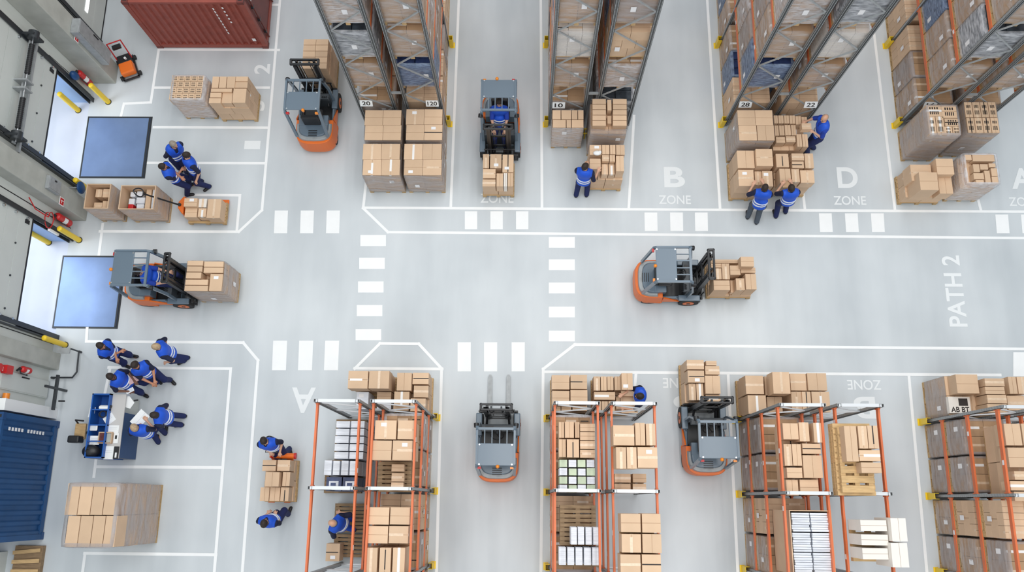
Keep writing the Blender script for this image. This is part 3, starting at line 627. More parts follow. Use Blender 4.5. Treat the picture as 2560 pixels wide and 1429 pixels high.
def rack(label, xs, ys, ztop, levels, beam_sides, brace='upright', top_light=False, z_lo=0.0, signs=None, top_only=(), step=0.78):
    """double rack: four lines of posts at xs = (outer, inner, inner, outer), frames at ys, beams on each level"""
    t = thing('pallet_rack', label, 'pallet rack', ((xs[0] + xs[3]) / 2, ys[0], 0)); ox, oy = t.location[0], t.location[1]
    for y in ys:
        for k, (a, b) in enumerate(((xs[0], xs[1]), (xs[2], xs[3]))):
            f = MB()
            for x, s in ((a, 1), (b, -1)):
                cx = x + s * 0.045 - ox
                f.box(cx - 0.045, -0.04, 0.0, cx + 0.045, 0.04, 0.012); f.box(cx - 0.045, -0.036, 0, cx - 0.038, 0.036, ztop); f.box(cx + 0.038, -0.036, 0, cx + 0.045, 0.036, ztop); f.box(cx - 0.038, 0.028, 0, cx + 0.038, 0.036, ztop)
                f.box(cx - 0.045, -0.036, 0, cx - 0.022, -0.028, ztop); f.box(cx + 0.022, -0.036, 0, cx + 0.045, -0.028, ztop)
            fo = f.build('upright_frame', 'upright', t, (0, y - oy, 0)); fo.visible_shadow = True
            z = 0.25; i = 0; xa = a + 0.09 - ox; xb = b - 0.09 - ox
            brm = MB(); brm.beam((xa, -0.0, 0.2), (xb, -0.0, 0.2), 0.03, 0.03)
            while z + step < ztop + 0.1:
                z2 = min(z + step, ztop - 0.02); p, q = ((xa, z), (xb, z2)) if i % 2 == 0 else ((xb, z), (xa, z2))
                MB().beam((p[0], -0.01, p[1]), (q[0], -0.01, q[1]), 0.03, 0.035).build('brace', 'light_steel' if top_light else 'grey_steel', fo); z += step; i += 1
            if top_light: MB().beam((xa - 0.05, 0, ztop - 0.05), (xb + 0.05, 0, ztop - 0.05), 0.07, 0.06).build('top_bar', 'light_steel', fo)
            brm.build('cross_bar', 'light_steel' if top_light else 'grey_steel', fo)
        MB().beam((xs[1] - ox, y - oy, 1.9), (xs[2] - ox, y - oy, 1.9), 0.06, 0.05).build('row_spacer', 'grey_steel', t)
    for z in levels:
        for k, x in enumerate(xs):
            if k not in beam_sides or (k in top_only and z != levels[-1]): continue
            s = 1 if k % 2 == 0 else -1; cx = x + s * 0.03 - ox
            for a, b in zip(ys[:-1], ys[1:]):
                lo, hi = (a, b) if a < b else (b, a)
                mb = MB().box(cx - 0.022, lo + 0.04 - oy, z - 0.11, cx + 0.022, hi - 0.04 - oy, z); mb.box(cx - 0.03, lo + 0.03 - oy, z - 0.15, cx + 0.03, lo + 0.06 - oy, z + 0.02); mb.box(cx - 0.03, hi - 0.06 - oy, z - 0.15, cx + 0.03, hi - 0.03 - oy, z + 0.02)
                bo = mb.build('beam', 'orange_steel', t)
                if random.random() < 0.7: yy = random.uniform(lo + 0.3, hi - 0.3) - oy; MB().box(cx - s * 0.022 - (0.002 if s > 0 else 0), yy, z - 0.09, cx - s * 0.022 + (0 if s > 0 else 0.002), yy + 0.1, z - 0.02).build('shelf_label', 'label', bo)
    for txt, x, z in signs or ():
        sg = MB().box(-0.17, -0.012, -0.10, 0.17, 0, 0.10).build('number_plate', 'white', t, (x - ox, -0.042, z)); sg.rotation_euler = (-0.45, 0, 0)
        text_obj('number', txt, 0.26 if len(txt) > 2 else 0.22, 0.13, 'print', sg, (0, -0.0135, 0), (PI / 2, 0, 0), 0.02)
    return t
def guard(x, y, label, s):
    t = thing('post_guard', label, 'post guard', (x, y, 0), group='yellow guards on the rack posts')
    mb = MB(); mb.box(-0.085, -0.075, 0, -0.07, 0.075, 0.42); mb.box(-0.07, -0.075, 0, 0.03, -0.062, 0.42); mb.box(-0.07, 0.062, 0, 0.03, 0.075, 0.42); mb.build('shield', 'yellow', t, rz=0 if s > 0 else PI, bevel=0.004)
    MB().box(-0.12, -0.09, 0, 0.0, 0.09, 0.01).build('foot', 'yellow', t, rz=0 if s > 0 else PI); return t
TX = {'1': (-4.58, -3.56, -3.30, -2.28), '2': (0.60, 1.62, 1.88, 2.90), '3': (5.56, 6.58, 6.84, 7.86), '4': (10.44, 11.46, 11.72, 12.74)}
TY = (10.38, 12.88, 15.38); TL = (2.0, 3.5, 5.0, 6.5)
rack('tall double pallet rack at the top, nearest the dock, signs 20 and 120', TX['1'], TY, 8.2, TL, (0, 1, 2, 3), signs=[('20', -4.32, 1.38), ('120', -2.54, 1.38)])
rack('tall double pallet rack at the top, second from the dock, sign 10', TX['2'], TY, 8.2, TL, (0, 1, 2, 3), signs=[('10', 0.86, 1.3)])
rack('tall double pallet rack at the top right, sign 28, behind the carton stacking workers', TX['3'], TY, 8.2, TL, (0, 1, 2, 3), signs=[('28', 5.84, 1.38), ('22', 7.58, 1.38)])
rack('tall double pallet rack in the top right corner of the hall', TX['4'], TY, 8.2, TL, (0, 1, 2, 3), signs=[('16', 10.74, 1.38)])
BX = {'A': (-4.60, -3.60, -3.36, -2.36), 'B': (0.63, 1.63, 1.87, 2.87), 'C': (5.50, 6.50, 6.74, 7.74), 'D': (10.27, 11.27, 11.51, 12.51)}
BY = (2.09, 0.24, -1.55, -3.35); BL = (1.0, 2.2, 3.5)
rack('low double pallet rack at the bottom, nearest the dock, part empty', BX['A'], BY, 3.72, BL, (0, 1, 2, 3), top_light=True, top_only=(0,))
rack('low double pallet rack at the bottom centre with green and white bags', BX['B'], BY, 3.72, BL, (0, 1, 2, 3), top_light=True, top_only=(3,))
rack('low double pallet rack at the bottom right beside the forklift aisle', BX['C'], BY, 3.72, BL, (0, 1, 2, 3), top_light=True, top_only=(3,))
rack('low double pallet rack in the bottom right corner full of wrapped loads', BX['D'], BY, 3.72, BL, (0, 1, 2, 3), top_light=True)
for nm, x, s in (('tall rack nearest the dock', -2.28, -1), ('tall rack beside the zone B letter', 0.60, 1), ('tall rack beside the zone D letter', 5.56, 1), ('tall rack in the top right corner', 10.44, 1)):
    for y, w in ((TY[0], 'front'), (TY[1], 'second')): guard(x + (0.05 if s < 0 else -0.02), y, f'yellow guard at the foot of the {w} post, {nm}', s)
for nm, x, s in (('low rack nearest the dock', -2.36, -1), ('low rack at the bottom centre', 0.63, 1), ('low rack at the bottom right', 5.50, 1), ('low rack in the bottom right corner', 10.27, 1)):
    for y, w in zip(BY[:3], ('far', 'middle', 'near')): guard(x + (0.05 if s < 0 else -0.02), y, f'yellow guard at the {w} post foot, {nm}', s)

# ------------------------------------------------------------------ wrapped loads filling the racks
PROTO = {}
def proto(key, w, d, h, **k):
    t = wrapped('prototype', None, h, 0, world=(-w / 2, -d / 2, w / 2, d / 2), **k); PROTO[key] = t; return t
def make_protos(tagk, w, d, h):
    proto(tagk + 'brown', w, d, h, n=(2, 2, 3), film='film', m='carton_dark')
    proto(tagk + 'grey', w, d, h, n=(2, 2, 2), film='film_grey', m='carton_dark')
    proto(tagk + 'plain', w, d, h, n=(2, 3, 3), film=None, m='carton')
    proto(tagk + 'blue', w, d, h, n=(3, 2, 6), film='film_blue', m='bluebag', item='bag')
    proto(tagk + 'silver', w, d, h, n=(2, 2, 5), film='film_silver', m='greybag', item='bag')
    proto(tagk + 'pink', w, d, h, n=(3, 3, 4), film='film_silver', m='carton_dark')
    proto(tagk + 'white', w, d, h, n=(3, 3, 4), film='film', m='carton_white')
make_protos('T', 0.98, 0.76, 1.22); make_protos('B', 0.94, 0.80, 0.93)
CH = {}
for c in bpy.data.objects:
    if c.parent: CH.setdefault(c.parent.name, []).append(c)
DESC = {'brown': 'film-wrapped brown carton load', 'grey': 'grey film-wrapped carton load', 'plain': 'unwrapped brown carton load', 'blue': 'navy bags under clear film', 'silver': 'dark bags under shiny film', 'pink': 'shiny wrapped small cartons', 'white': 'white carton load under film'}
ADD = []
def put(key, kind, x, y, z, label, group): dup2(PROTO[key + kind], CH, (x, y, z), random.choice((0, PI)) if False else 0, label, group, 'wrapped pallet')
lev_w = ['floor level', 'first shelf', 'second shelf', 'third shelf', 'top shelf']
RN = {'1': 'tall rack nearest dock', '2': 'tall rack beside zone B', '3': 'tall rack beside zone D', '4': 'tall rack, top right corner'}
front = {('1', 0): ['grey', 'brown', 'brown', 'silver', 'pink', 'brown'], ('1', 1): ['plain', 'plain', 'blue', 'brown', 'brown', 'grey'],
         ('2', 0): ['grey', 'brown', 'brown', 'white', 'brown', 'brown'], ('2', 1): ['brown', 'silver', 'pink', 'plain', 'grey', 'brown'],
         ('3', 0): ['plain', 'plain', 'blue', 'brown', 'pink', 'brown'], ('3', 1): ['silver', 'plain', 'brown', 'white', 'silver', 'grey'],
         ('4', 0): ['grey', 'brown', 'brown', 'silver', 'brown', 'brown'], ('4', 1): ['grey', 'brown', 'brown', 'plain', 'brown', 'grey']}
kinds_side = ['brown', 'plain', 'grey', 'brown', 'plain', 'pink', 'blue', 'grey', 'brown']
visible_half = {'1': 1, '2': 0, '3': 0, '4': 0}
for r in '1234':
    for half in (0, 1):
        xs = TX[r]; x = (xs[0] + xs[1]) / 2 if half == 0 else (xs[2] + xs[3]) / 2
        side = 'left' if half == 0 else 'right'
        for li, z in enumerate((0.0,) + TL):
            for slot in range(6):
                bay, k = divmod(slot, 3); y = TY[bay] + 0.46 + k * 0.80
                if slot > 2 and visible_half[r] != half: continue  # hidden half: loads behind the front slot added to shade the gap
                if not (in_view(x, y - 0.4, z) or in_view(x, y, z + 1.2)): continue
                kind = front[(r, half)][li + 1] if slot == 0 else kinds_side[(slot * 3 + li * 5 + int(r)) % len(kinds_side)]
                lab = f'{DESC[kind]}, {lev_w[li]}, {"front" if slot == 0 else ORD[slot].replace(" from left", "").replace("leftmost", "first")} slot, {side} side, {RN[r]}'
                put('T', kind, x, y, z, lab, 'wrapped loads in the tall racks')
                if li == 0 and slot == 0:
                    pass
RB = {'A': 'low rack nearest dock', 'B': 'low rack at bottom centre', 'C': 'low rack at bottom right', 'D': 'low rack, bottom right corner'}
seqD = [['grey', 'grey', 'brown', 'grey', 'plain', 'grey'], ['grey', 'grey', 'plain', 'brown', 'grey', 'plain'], ['plain', 'brown', 'plain', 'grey', 'brown', 'grey']]
for r in 'ABCD':
    half = 1 if r == 'A' else 0; xs = BX[r]; x = (xs[0] + xs[1]) / 2 if half == 0 else (xs[2] + xs[3]) / 2
    for li, z in enumerate((0.0,) + BL[:2]):
        for slot in range(5):
            bay, k = divmod(slot, 2); y = BY[bay] - 0.50 - k * 0.86
            if not in_view(x, y, z): continue
            if li == 2 and (r != 'D' or slot < 2): continue
            kind = seqD[li][slot] if r in 'DC' else ['grey', 'pink', 'brown', 'plain', 'grey'][(slot + li) % 5]
            put('B', kind, x, y, z, f'{DESC[kind]}, {lev_w[li]}, {["first", "second", "third", "fourth", "fifth"][slot]} slot from crossing, {RB[r]}', 'wrapped loads in the low racks')
for t in PROTO.values():
    for c in CH.get(t.name, []):
        for g in CH.get(c.name, []): bpy.data.objects.remove(g)
        bpy.data.objects.remove(c)
    bpy.data.objects.remove(t)
# ------------------------------------------------------------------ loads standing on the floor and loose cartons
wrapped('film-wrapped stack of small printed cartons beside the dock leveller bays', (429, 188, 511, 249), 1.2, seam='n', n=(2, 2, 3), film='film_silver', m='carton',
        tops=[(430 + 16 * i - 4 * j * 0.6, 188 + 15.3 * j, 446 + 16 * i - 4 * j * 0.6, 203 + 15.3 * j) for i in range(5) for j in range(4)], extra='print')
wrapped('brown carton stack with stepped top beside the film-wrapped small carton stack', (526, 190, 617, 258), 1.15, seam='n', n=(3, 2, 3), film=None, m='carton', lowz=0.85,
        tops=[(530, 191, 547, 220), (548, 191, 566, 220), (567, 191, 588, 220), (589, 191, 620, 203), (587, 204, 619, 220, 1.12), (527, 221, 580, 230), (525, 231, 553, 244), (522, 245, 552, 258), (555, 232, 581, 258, 1.08), (582, 221, 615, 257)])
# four tall stacks in front of the rack nearest the dock
for nm, q in (('back left', (912, 275, 1003, 350)), ('back right', (1015, 273, 1106, 350)), ('front left', (907, 359, 1000, 438)), ('front right', (1010, 359, 1104, 438))):
    x0, y0, x1, y1 = q; xm = (x0 + x1) / 2; ym = (y0 + y1) / 2
    wrapped(f'tall film-wrapped carton stack, {nm} of four below signs 20 and 120', q, 1.3, n=(2, 2, 4), film='film_grey', ftop=False, lowz=0.98,
            tops=[(x0, y0, xm, ym), (xm, y0, x1, ym), (x0, ym, xm, y1), (xm, ym, x1, y1)])
# load on the first forklift (red container)
F1B = 0.12
wrapped('tall strapped carton stack carried by the forklift beside the red container', (759, 98, 821, 172), 1.38, seam='n', z0=F1B, n=(2, 4, 4), film=None, m='carton', lowz=0.95,
        tops=[(759 + 31 * i - j, 98 + 14.8 * j, 790 + 31 * i - j, 112.5 + 14.8 * j) for i in range(2) for j in range(5)])
pile('forklift stack above the covered ZONE word', [(1207, 385, 1223, 420, .9), (1225, 385, 1254, 420, .92), (1256, 386, 1284, 430, .92), (1207, 422, 1239, 445, .9), (1206, 448, 1239, 466, .88), (1241, 433, 1258, 466, .86), (1259, 432, 1268, 466, .88, {'m': 'carton_white'}), (1269, 432, 1283, 466, .88)], z0=.1, lowh=.3)
wrapped('film-wrapped carton stack carried by the forklift leaving the lower dock', (464, 652, 558, 727), 1.38, seam='n', z0=.1, n=(2, 2, 3), film='film_grey', ftop=False, lowz=.9,
        tops=[(468, 651, 508, 664), (467, 665, 506, 679), (465, 680, 503, 696), (463, 698, 520, 712), (461, 713, 520, 727), (510, 653, 559, 667), (509, 668, 558, 682), (524, 684, 556, 727)])
pile('stack carried by forklift on path 2', [(1778, 648, 1849, 657, .88), (1778, 658, 1804, 669, .9), (1785, 670, 1804, 698, .95), (1805, 658, 1824, 698, .95), (1825, 663, 1851, 687, .98), (1852, 641, 1885, 666, 1.25, {'h': .3}), (1852, 668, 1889, 682, .95), (1784, 700, 1825, 725, 1.0), (1840, 695, 1862, 725, 1.0), (1864, 684, 1891, 723, 1.05), (1826, 700, 1838, 731, .7, {'h': .2})], z0=.1, lowh=.3, ch=.3)
pile('stack on forklift beside the low rack', [(1717, 899, 1760, 923, 1.2), (1719, 925, 1761, 956, 1.2, {'extra': 'label'}), (1722, 958, 1740, 1000, 1.12), (1741, 958, 1759, 1000, 1.12), (1765, 901, 1792, 913, 1.2), (1763, 914, 1799, 936, 1.18), (1763, 938, 1801, 984, 1.2), (1764, 986, 1801, 1004, 1.05)], z0=.1, lowh=.36, ch=.3)
# boxes on the pallet jack near the three workers
pile('pallet jack load by three workers', [(460, 495, 493, 516, .7, {'extra': 'label', 'tape': ''}), (462, 519, 493, 543, .55), (497, 496, 517, 518, .58, {'m': 'carton_white'}), (495, 520, 516, 542, .55), (518, 497, 552, 545, .62)], z0=.09, fill=False)
pile('pallet jack load between two workers', [(656, 1149, 690, 1177, .85), (693, 1149, 725, 1177, .85), (663, 1179, 698, 1216, .98, {'h': .3}), (706, 1179, 725, 1215, .85), (650, 1217, 673, 1252, .7), (674, 1217, 700, 1252, .7), (701, 1217, 722, 1252, .75)], z0=.09, lowh=.3, ch=.28)
# open cardboard bins
def bin_(desc, px, h, label_items):
    X0, Y0, X1, Y1 = rect(px, h); cx = (X0 + X1) / 2; cy = (Y0 + Y1) / 2; hx = (X1 - X0) / 2; hy = (Y1 - Y0) / 2
    t = thing('cardboard_bin', desc, 'cardboard bin', (cx, cy, 0)); pallet_mb(2 * hx, 2 * hy).build('pallet', 'wood', t); w = 0.025; mb = MB()
    mb.box(-hx, -hy, .14, hx, -hy + w, h); mb.box(-hx, hy - w, .14, hx, hy, h); mb.box(-hx, -hy + w, .14, -hx + w, hy - w, h); mb.box(hx - w, -hy + w, .14, hx, hy - w, h); mb.box(-hx, -hy, .14, hx, hy, .17); mb.build('wall', 'carton', t)
    film_mb(2 * hx, 2 * hy, .1, h + .003, seed=91 + int(hx * 100), top=False).build('stretch_film', 'film', t); return cx, cy, hx, hy
cx, cy, hx, hy = bin_('smaller open cardboard bin with four boxes inside', (213, 459, 274, 521), 1.1, None)
for nm, dx, dy, sx, sy, zt in (('far left', -.08, .16, .17, .22, .9), ('far right', .14, .16, .22, .24, .9), ('near left', -.1, -.18, .22, .2, .82), ('near right', .14, -.18, .2, .26, .86)):
    carton(cx + dx, cy + dy, .17, sx, sy, zt - .17, None, f'small carton, {nm} inside the smaller open bin', 'cartons inside the smaller bin')
cx, cy, hx, hy = bin_('larger open cardboard bin filled with white packs, beside the pallet jack', (299, 463, 387, 523), 1.1, None)
for k, (dx, dy, sx, sy, zt, m_, w) in enumerate(((-.28, .2, .14, .14, .8, 'bale', 'white pack, far left'), (-.1, .22, .15, .14, .8, 'bale', 'white pack, far middle'), (-.3, .0, .16, .18, .78, 'bale', 'white pack, left middle'), (-.06, .03, .24, .18, .78, 'bale', 'wide white pack, centre'), (-.3, -.17, .14, .18, .8, 'red', 'red packet, near left'), (-.04, -.14, .2, .13, .8, 'bale', 'flat white pack, near centre'), (-.06, -.29, .26, .1, .7, 'carton', 'small carton, near edge'), (.18, .0, .14, .68, .86, 'carton', 'tall narrow carton, right of centre'), (.34, .02, .14, .62, .84, 'bale', 'crumpled white bag, right side'))):
    tag(MB().box(-sx / 2, -sy / 2, .18, sx / 2, sy / 2, zt).build('pack', m_, None, (cx + dx, cy + dy, 0), bevel=.02), f'{w} inside the larger open bin', 'pack', 'packs inside the larger bin')
# front of the second tall rack
wrapped('small strapped carton stack left below sign 10 beside a yellow guard', (1381, 275, 1459, 319), 1.35, seam='n', n=(2, 2, 4), film='film_silver', ftop=False, m='carton', lowz=1.02, tops=[(1381, 275, 1402, 298), (1403, 275, 1428, 298), (1429, 275, 1444, 298), (1445, 275, 1459, 298), (1382, 299, 1415, 319), (1416, 299, 1428, 319), (1429, 299, 1459, 319)])
wrapped('high carton stack with two columns of flat boxes right of sign 10', (1478, 247, 1568, 322), 1.78, seam='n', n=(2, 2, 4), film='film_grey', ftop=False, lowz=1.48,
        tops=[(1481, 247 + 13.6 * j, 1515, 260 + 13.6 * j) for j in range(5)] + [(1532, 247 + 13.6 * j, 1567, 260 + 13.6 * j) for j in range(5)] + [(1518, 249, 1529, 276), (1518, 289, 1529, 309, 1.65)])
pile('stack worker with outstretched arm is filling', [(1474, 362, 1504, 387, 1.25), (1505, 362, 1524, 386, 1.25), (1525, 362, 1539, 386, 1.25), (1540, 362, 1562, 387, 1.25), (1505, 387, 1523, 403, 1.25), (1524, 387, 1538, 404, 1.25), (1540, 389, 1560, 428, 1.28), (1474, 396, 1502, 423, 1.28), (1504, 410, 1520, 436, 1.1), (1521, 410, 1537, 436, 1.1)], low=(1474, 362, 1561, 434, 1.25), ch=.3)
# front of the third tall rack
wrapped('tall film-wrapped stack of large cartons below sign 28', (1846, 275, 1934, 351), 1.5, n=(2, 2, 4), film='film_grey', ftop=False, lowz=1.16, tops=[(1844, 275, 1888, 313), (1888, 275, 1932, 313), (1847, 313, 1892, 351), (1893, 313, 1936, 351)])
pile('small-carton stack by bald reaching worker', [(1935, 288, 1945, 308, 1.12), (1946, 288, 1959, 308, 1.12), (1960, 288, 1973, 308, 1.12), (1974, 288, 1988, 309, 1.12), (1989, 290, 2003, 311, 1.12), (2004, 292, 2018, 310, 1.12), (1937, 313, 1947, 339, 1.1), (1948, 313, 1961, 338, 1.1), (1962, 312, 1977, 338, 1.1), (1978, 312, 1990, 338, 1.1), (1940, 342, 1963, 357, 1.08), (1965, 340, 1989, 355, 1.08), (1992, 335, 2005, 367, 1.1), (2006, 335, 2020, 367, 1.1)], low=(1938, 289, 2019, 365, 1.1), ch=.28)
pile('stack worker in grey trousers handles', [(1843, 376, 1886, 420, 1.2), (1890, 372, 1932, 415, 1.32), (1846, 424, 1885, 465, 1.2), (1887, 428, 1904, 462, 1.05), (1906, 427, 1932, 466, 1.15)], low=(1844, 376, 1932, 465, 1.1), ch=.36, lowh=.4)
pile('stack of worker holding a folder', [(1940, 384, 1972, 418, 1.15), (1979, 383, 2010, 401, 1.1), (2012, 383, 2034, 420, 1.1), (1980, 403, 2010, 420, 1.1), (1949, 421, 1977, 457, 1.2), (1979, 422, 1999, 455, 1.15), (2001, 425, 2036, 457, 1.1)], low=(1942, 384, 2034, 455, 1.1), ch=.34, lowh=.4)
# front of the fourth tall rack
wrapped('tall film-wrapped stack of black-printed cartons in front of the top right rack', (2320, 262, 2398, 337), 1.75, n=(2, 2, 4), film='film_grey', ftop=True, lowz=1.4, extra='print', tops=[(2316, 262, 2354, 291), (2354, 262, 2392, 295), (2321, 291, 2340, 337), (2341, 291, 2361, 337), (2362, 296, 2400, 316), (2362, 316, 2381, 337), (2382, 316, 2401, 337)])
wrapped('film-wrapped stack of eight printed top cartons right of a taller wrapped stack', (2414, 255, 2494, 332), 1.6, n=(2, 2, 4), film='film_grey', ftop=False, lowz=1.26, extra='print', tops=[(2412 + 20 * i, 255, 2431 + 20 * i, 293) for i in range(4)] + [(2418 + 20 * i, 294, 2437 + 20 * i, 332) for i in range(4)])
pile('stepped stack beside zone A', [(2277, 411, 2329, 452, 1.0), (2341, 396, 2384, 436, 1.2), (2299, 430, 2345, 475, 1.28), (2347, 442, 2381, 484, .95)], ch=.42, lowh=.4, low=(2280, 412, 2378, 478, 1.0))
wrapped('film-wrapped stack of jumbled small cartons by zone A', (2412, 383, 2496, 460), 1.32, seam='n', n=(2, 2, 3), film='film_silver', ftop=True, lowz=.98,
        tops=[(2431, 384, 2486, 403), (2412, 386, 2429, 400), (2433, 410, 2449, 430), (2450, 410, 2470, 424), (2472, 408, 2489, 418), (2434, 432, 2460, 448), (2462, 426, 2476, 458), (2478, 420, 2494, 440), (2480, 441, 2496, 458), (2440, 449, 2460, 459), (2414, 402, 2431, 458, 1.1)])
# in front of the low racks
for a in ():
    pass
pile('nearest low rack end, left side', [(870, 926, 920, 971, 1.45), (922, 926, 973, 971, 1.45)], fill=True, low=(880, 930, 975, 973, 1.1), lowh=.48, ch=.5)
pile('paper pallet beneath rack end', [(891, 979, 921, 1022, 1.0, {'m': 'bale', 'seam': 'n', 'label': 'white paper pack stack below the two big boxes at the rack end'}), (942, 979, 978, 1001, .85, {'label': 'brown carton beside the white paper pack stack, below the two big boxes'}), (942, 1004, 978, 1024, .8, {'m': 'bale', 'seam': 'n', 'label': 'shiny crumpled pack beside the white paper stack at the rack end'})], fill=False)
pile('stack right of the two big boxes', [(992, 931, 1029, 976, 1.2), (1031, 931, 1072, 960, 1.15), (1034, 963, 1071, 993, 1.15), (985, 978, 1023, 1012, 1.15), (983, 1013, 1022, 1026, 1.0), (1026, 995, 1064, 1028, 1.2)], low=(986, 932, 1070, 1026, 1.1), ch=.3)
pile('left stack before bottom centre rack', [(1379, 937, 1424, 973, 1.2), (1426, 936, 1468, 972, 1.2), (1380, 976, 1424, 1013, 1.2), (1426, 974, 1469, 1009, 1.25), (1381, 1015, 1402, 1027, 1.0), (1403, 1015, 1428, 1027, 1.0), (1431, 1013, 1468, 1027, 1.0)], low=(1380, 938, 1468, 1027, 1.1), ch=.34)
pile('stack of leaning worker before centre rack', [(1484, 940, 1501, 976, 1.1), (1502, 940, 1517, 976, 1.1), (1518, 940, 1534, 975, 1.1), (1536, 940, 1552, 975, 1.1), (1554, 932, 1582, 974, 1.3), (1485, 979, 1538, 999, 1.1), (1486, 1002, 1503, 1030, 1.1), (1504, 1002, 1520, 1030, 1.1), (1521, 1002, 1537, 1030, 1.1), (1540, 992, 1570, 1022, .9)], low=(1486, 940, 1578, 1028, 1.0), ch=.26)
pile('left stack before bottom right rack', [(1864, 938, 1909, 985, 1.25), (1870, 987, 1916, 1034, 1.25), (1932, 929, 1975, 984, 1.6, {'h': .5}), (1918, 991, 1956, 1031, 1.0), (1912, 940, 1956, 988, 1.0)], low=(1868, 940, 1955, 1032, 1.1), ch=.4)
pile('right stack before bottom right rack', [(1976, 933, 2016, 976, 1.25), (2019, 932, 2067, 976, 1.3), (1979, 978, 2005, 1030, 1.25), (2006, 978, 2028, 1030, 1.3), (2030, 978, 2075, 1030, 1.3)], low=(1978, 935, 2070, 1028, 1.2), ch=.36)
wrapped('grey film-wrapped body of the leftmost load before the bottom right corner rack', (2366, 940, 2448, 1038), 1.2, n=(2, 2, 3), film='film_grey', ftop=False)
pile('boxes before the corner rack', [(2391, 935, 2446, 983, 1.62, {'h': .4}), (2462, 945, 2511, 965, 1.75), (2463, 966, 2512, 985, 1.75), (2468, 986, 2517, 1008, 1.75), (2469, 1009, 2518, 1031, 1.75), (2522, 941, 2542, 984, 1.6), (2544, 941, 2570, 984, 1.6), (2519, 988, 2562, 1025, 1.5)], low=(2464, 946, 2560, 1028, 1.5), ch=.42, lowh=.46)
t = thing('printed_box', 'white box with black printing on the wrapped load in front of the corner rack', 'box', (*P(2398, 1012, 1.3), 1.205)); MB().box(-.26, -.2, 0, .26, .2, .12).build('body', 'carton_white', t); MB().box(-.02, -.02, .12, .2, .16, .122).build('black_panel', 'print', t); text_obj('lettering', 'AB BT', .44, .13, 'print', t, (0, -.11, .122), offset=.02)

# ------------------------------------------------------------------ what lies on the shelves of the low racks
def packs(desc, cols, rows, px, zt, z0, m='bale', gname='', cat='pack', item='paper_pack', bx=.018):
    X0, Y0, X1, Y1 = rect(px, zt); sx = (X1 - X0) / cols; sy = (Y1 - Y0) / rows
    rn = row_names(rows)
    for j in range(rows):
        for i in range(cols):
            s = ORD[i] if cols > 1 else ''; s = 'rightmost' if cols > 1 and i == cols - 1 else s
            mb = MB(); n = 4; hh = (zt - z0) / n
            for q in range(n): e = random.uniform(0, .012); mb.box(-sx / 2 + .012 + e, -sy / 2 + .01, q * hh, sx / 2 - .012 - random.uniform(0, .01), sy / 2 - .01 - e, (q + 1) * hh - .008)
            o = mb.build(item, m if isinstance(m, str) else m[(i + j) % len(m)], None, (X0 + sx * (i + .5), Y1 - sy * (j + .5), z0)); tag(o, f'{desc}, {s}{" in " if s else ""}{rn[j]}', cat, gname)
            if m == 'bluebag': MB().box(-sx * .3, -sy * .22, zt - z0 - .006, sx * .28, sy * .2, zt - z0 - .003).build('printed_panel', 'bale', o); MB().box(-sx * .2, -sy * .12, zt - z0 - .003, sx * .12, sy * .08, zt - z0 - .001).build('print', 'bluebag', o)
zB = 2.2
def deck(desc, px, z, m='wood_old', n=8, count=1, zt=None):
    X0, Y0, X1, Y1 = rect(px, z)
    for k in range(count): pallet((X0 + X1) / 2, (Y0 + Y1) / 2, z - .14 * (k + 1), X1 - X0, Y1 - Y0, f'{desc}' + (f', {["topmost", "second", "lowest"][k]} of its stack' if count > 1 else ''), m, 'x', n=n)
# nearest low rack (A)
deck('pallet under the white paper packs in the nearest low rack', (838, 1048, 915, 1148), .14)
packs('white paper pack with blue strap, far batch, nearest low rack', 2, 5, (836, 1050, 911, 1147), 1.6, .14, 'bale', 'white paper packs on the far pallet')
deck('pallet under the navy bags in the nearest low rack', (812, 1150, 905, 1232), .14)
packs('white paper pack standing on edge, nearest low rack', 4, 1, (809, 1149, 893, 1188), 1.65, .14, 'bale', 'white paper packs standing on edge')
packs('navy printed bag in front of the white packs', 2, 1, (814, 1191, 896, 1228), 1.5, .14, 'bluebag', 'navy bags in the nearest low rack', 'bag', 'printed_bag')
pile('right shelf of nearest low rack', [(937, 1050, 991, 1098, 3.42), (994, 1050, 1036, 1098, 3.42), (931, 1100, 979, 1150, 3.42), (981, 1100, 1031, 1150, 3.42)], z0=2.2, lowh=.5, low=(938, 1052, 1034, 1149, 3.3))
deck('weathered pallet holding three small cartons in the nearest low rack', (944, 1154, 1028, 1229), 2.62, n=7, count=3)
for k, q in enumerate(((979, 1160, 1010, 1178), (979, 1182, 1010, 1203), (978, 1205, 1008, 1224))):
    a = rect(q, 2.8); carton((a[0] + a[2]) / 2, (a[1] + a[3]) / 2, 2.62, a[2] - a[0], a[3] - a[1], .18, None, f'small carton, {["farthest", "middle", "nearest"][k]} of three on the weathered pallet', 'three small cartons on a pallet')
pile('four equal boxes, nearest low rack', [(920, 1267, 973, 1311, 3.42), (975, 1267, 1025, 1311, 3.42), (919, 1314, 970, 1358, 3.42), (972, 1314, 1021, 1358, 3.42)], z0=2.2, lowh=.5, low=(924, 1269, 1022, 1356, 3.3))
pile('photo edge, nearest low rack', [(911, 1368, 943, 1436, 3.45), (948, 1368, 977, 1436, 3.45), (981, 1368, 1012, 1436, 3.45)], z0=2.2, ch=1.1, fill=False)
deck('weathered pallet with planks behind the bald worker', (836, 1258, 918, 1330), .28, n=8, count=2); deck('weathered pallet with planks in front of the bald worker', (834, 1335, 914, 1392), .28, n=6, count=2)
a = rect((815, 1358, 849, 1402), .73); carton((a[0] + a[2]) / 2, (a[1] + a[3]) / 2, .28, a[2] - a[0], a[3] - a[1], .45, None, 'single brown carton on the plank pallet in front of the bald worker', None, tape='print', seam='x')
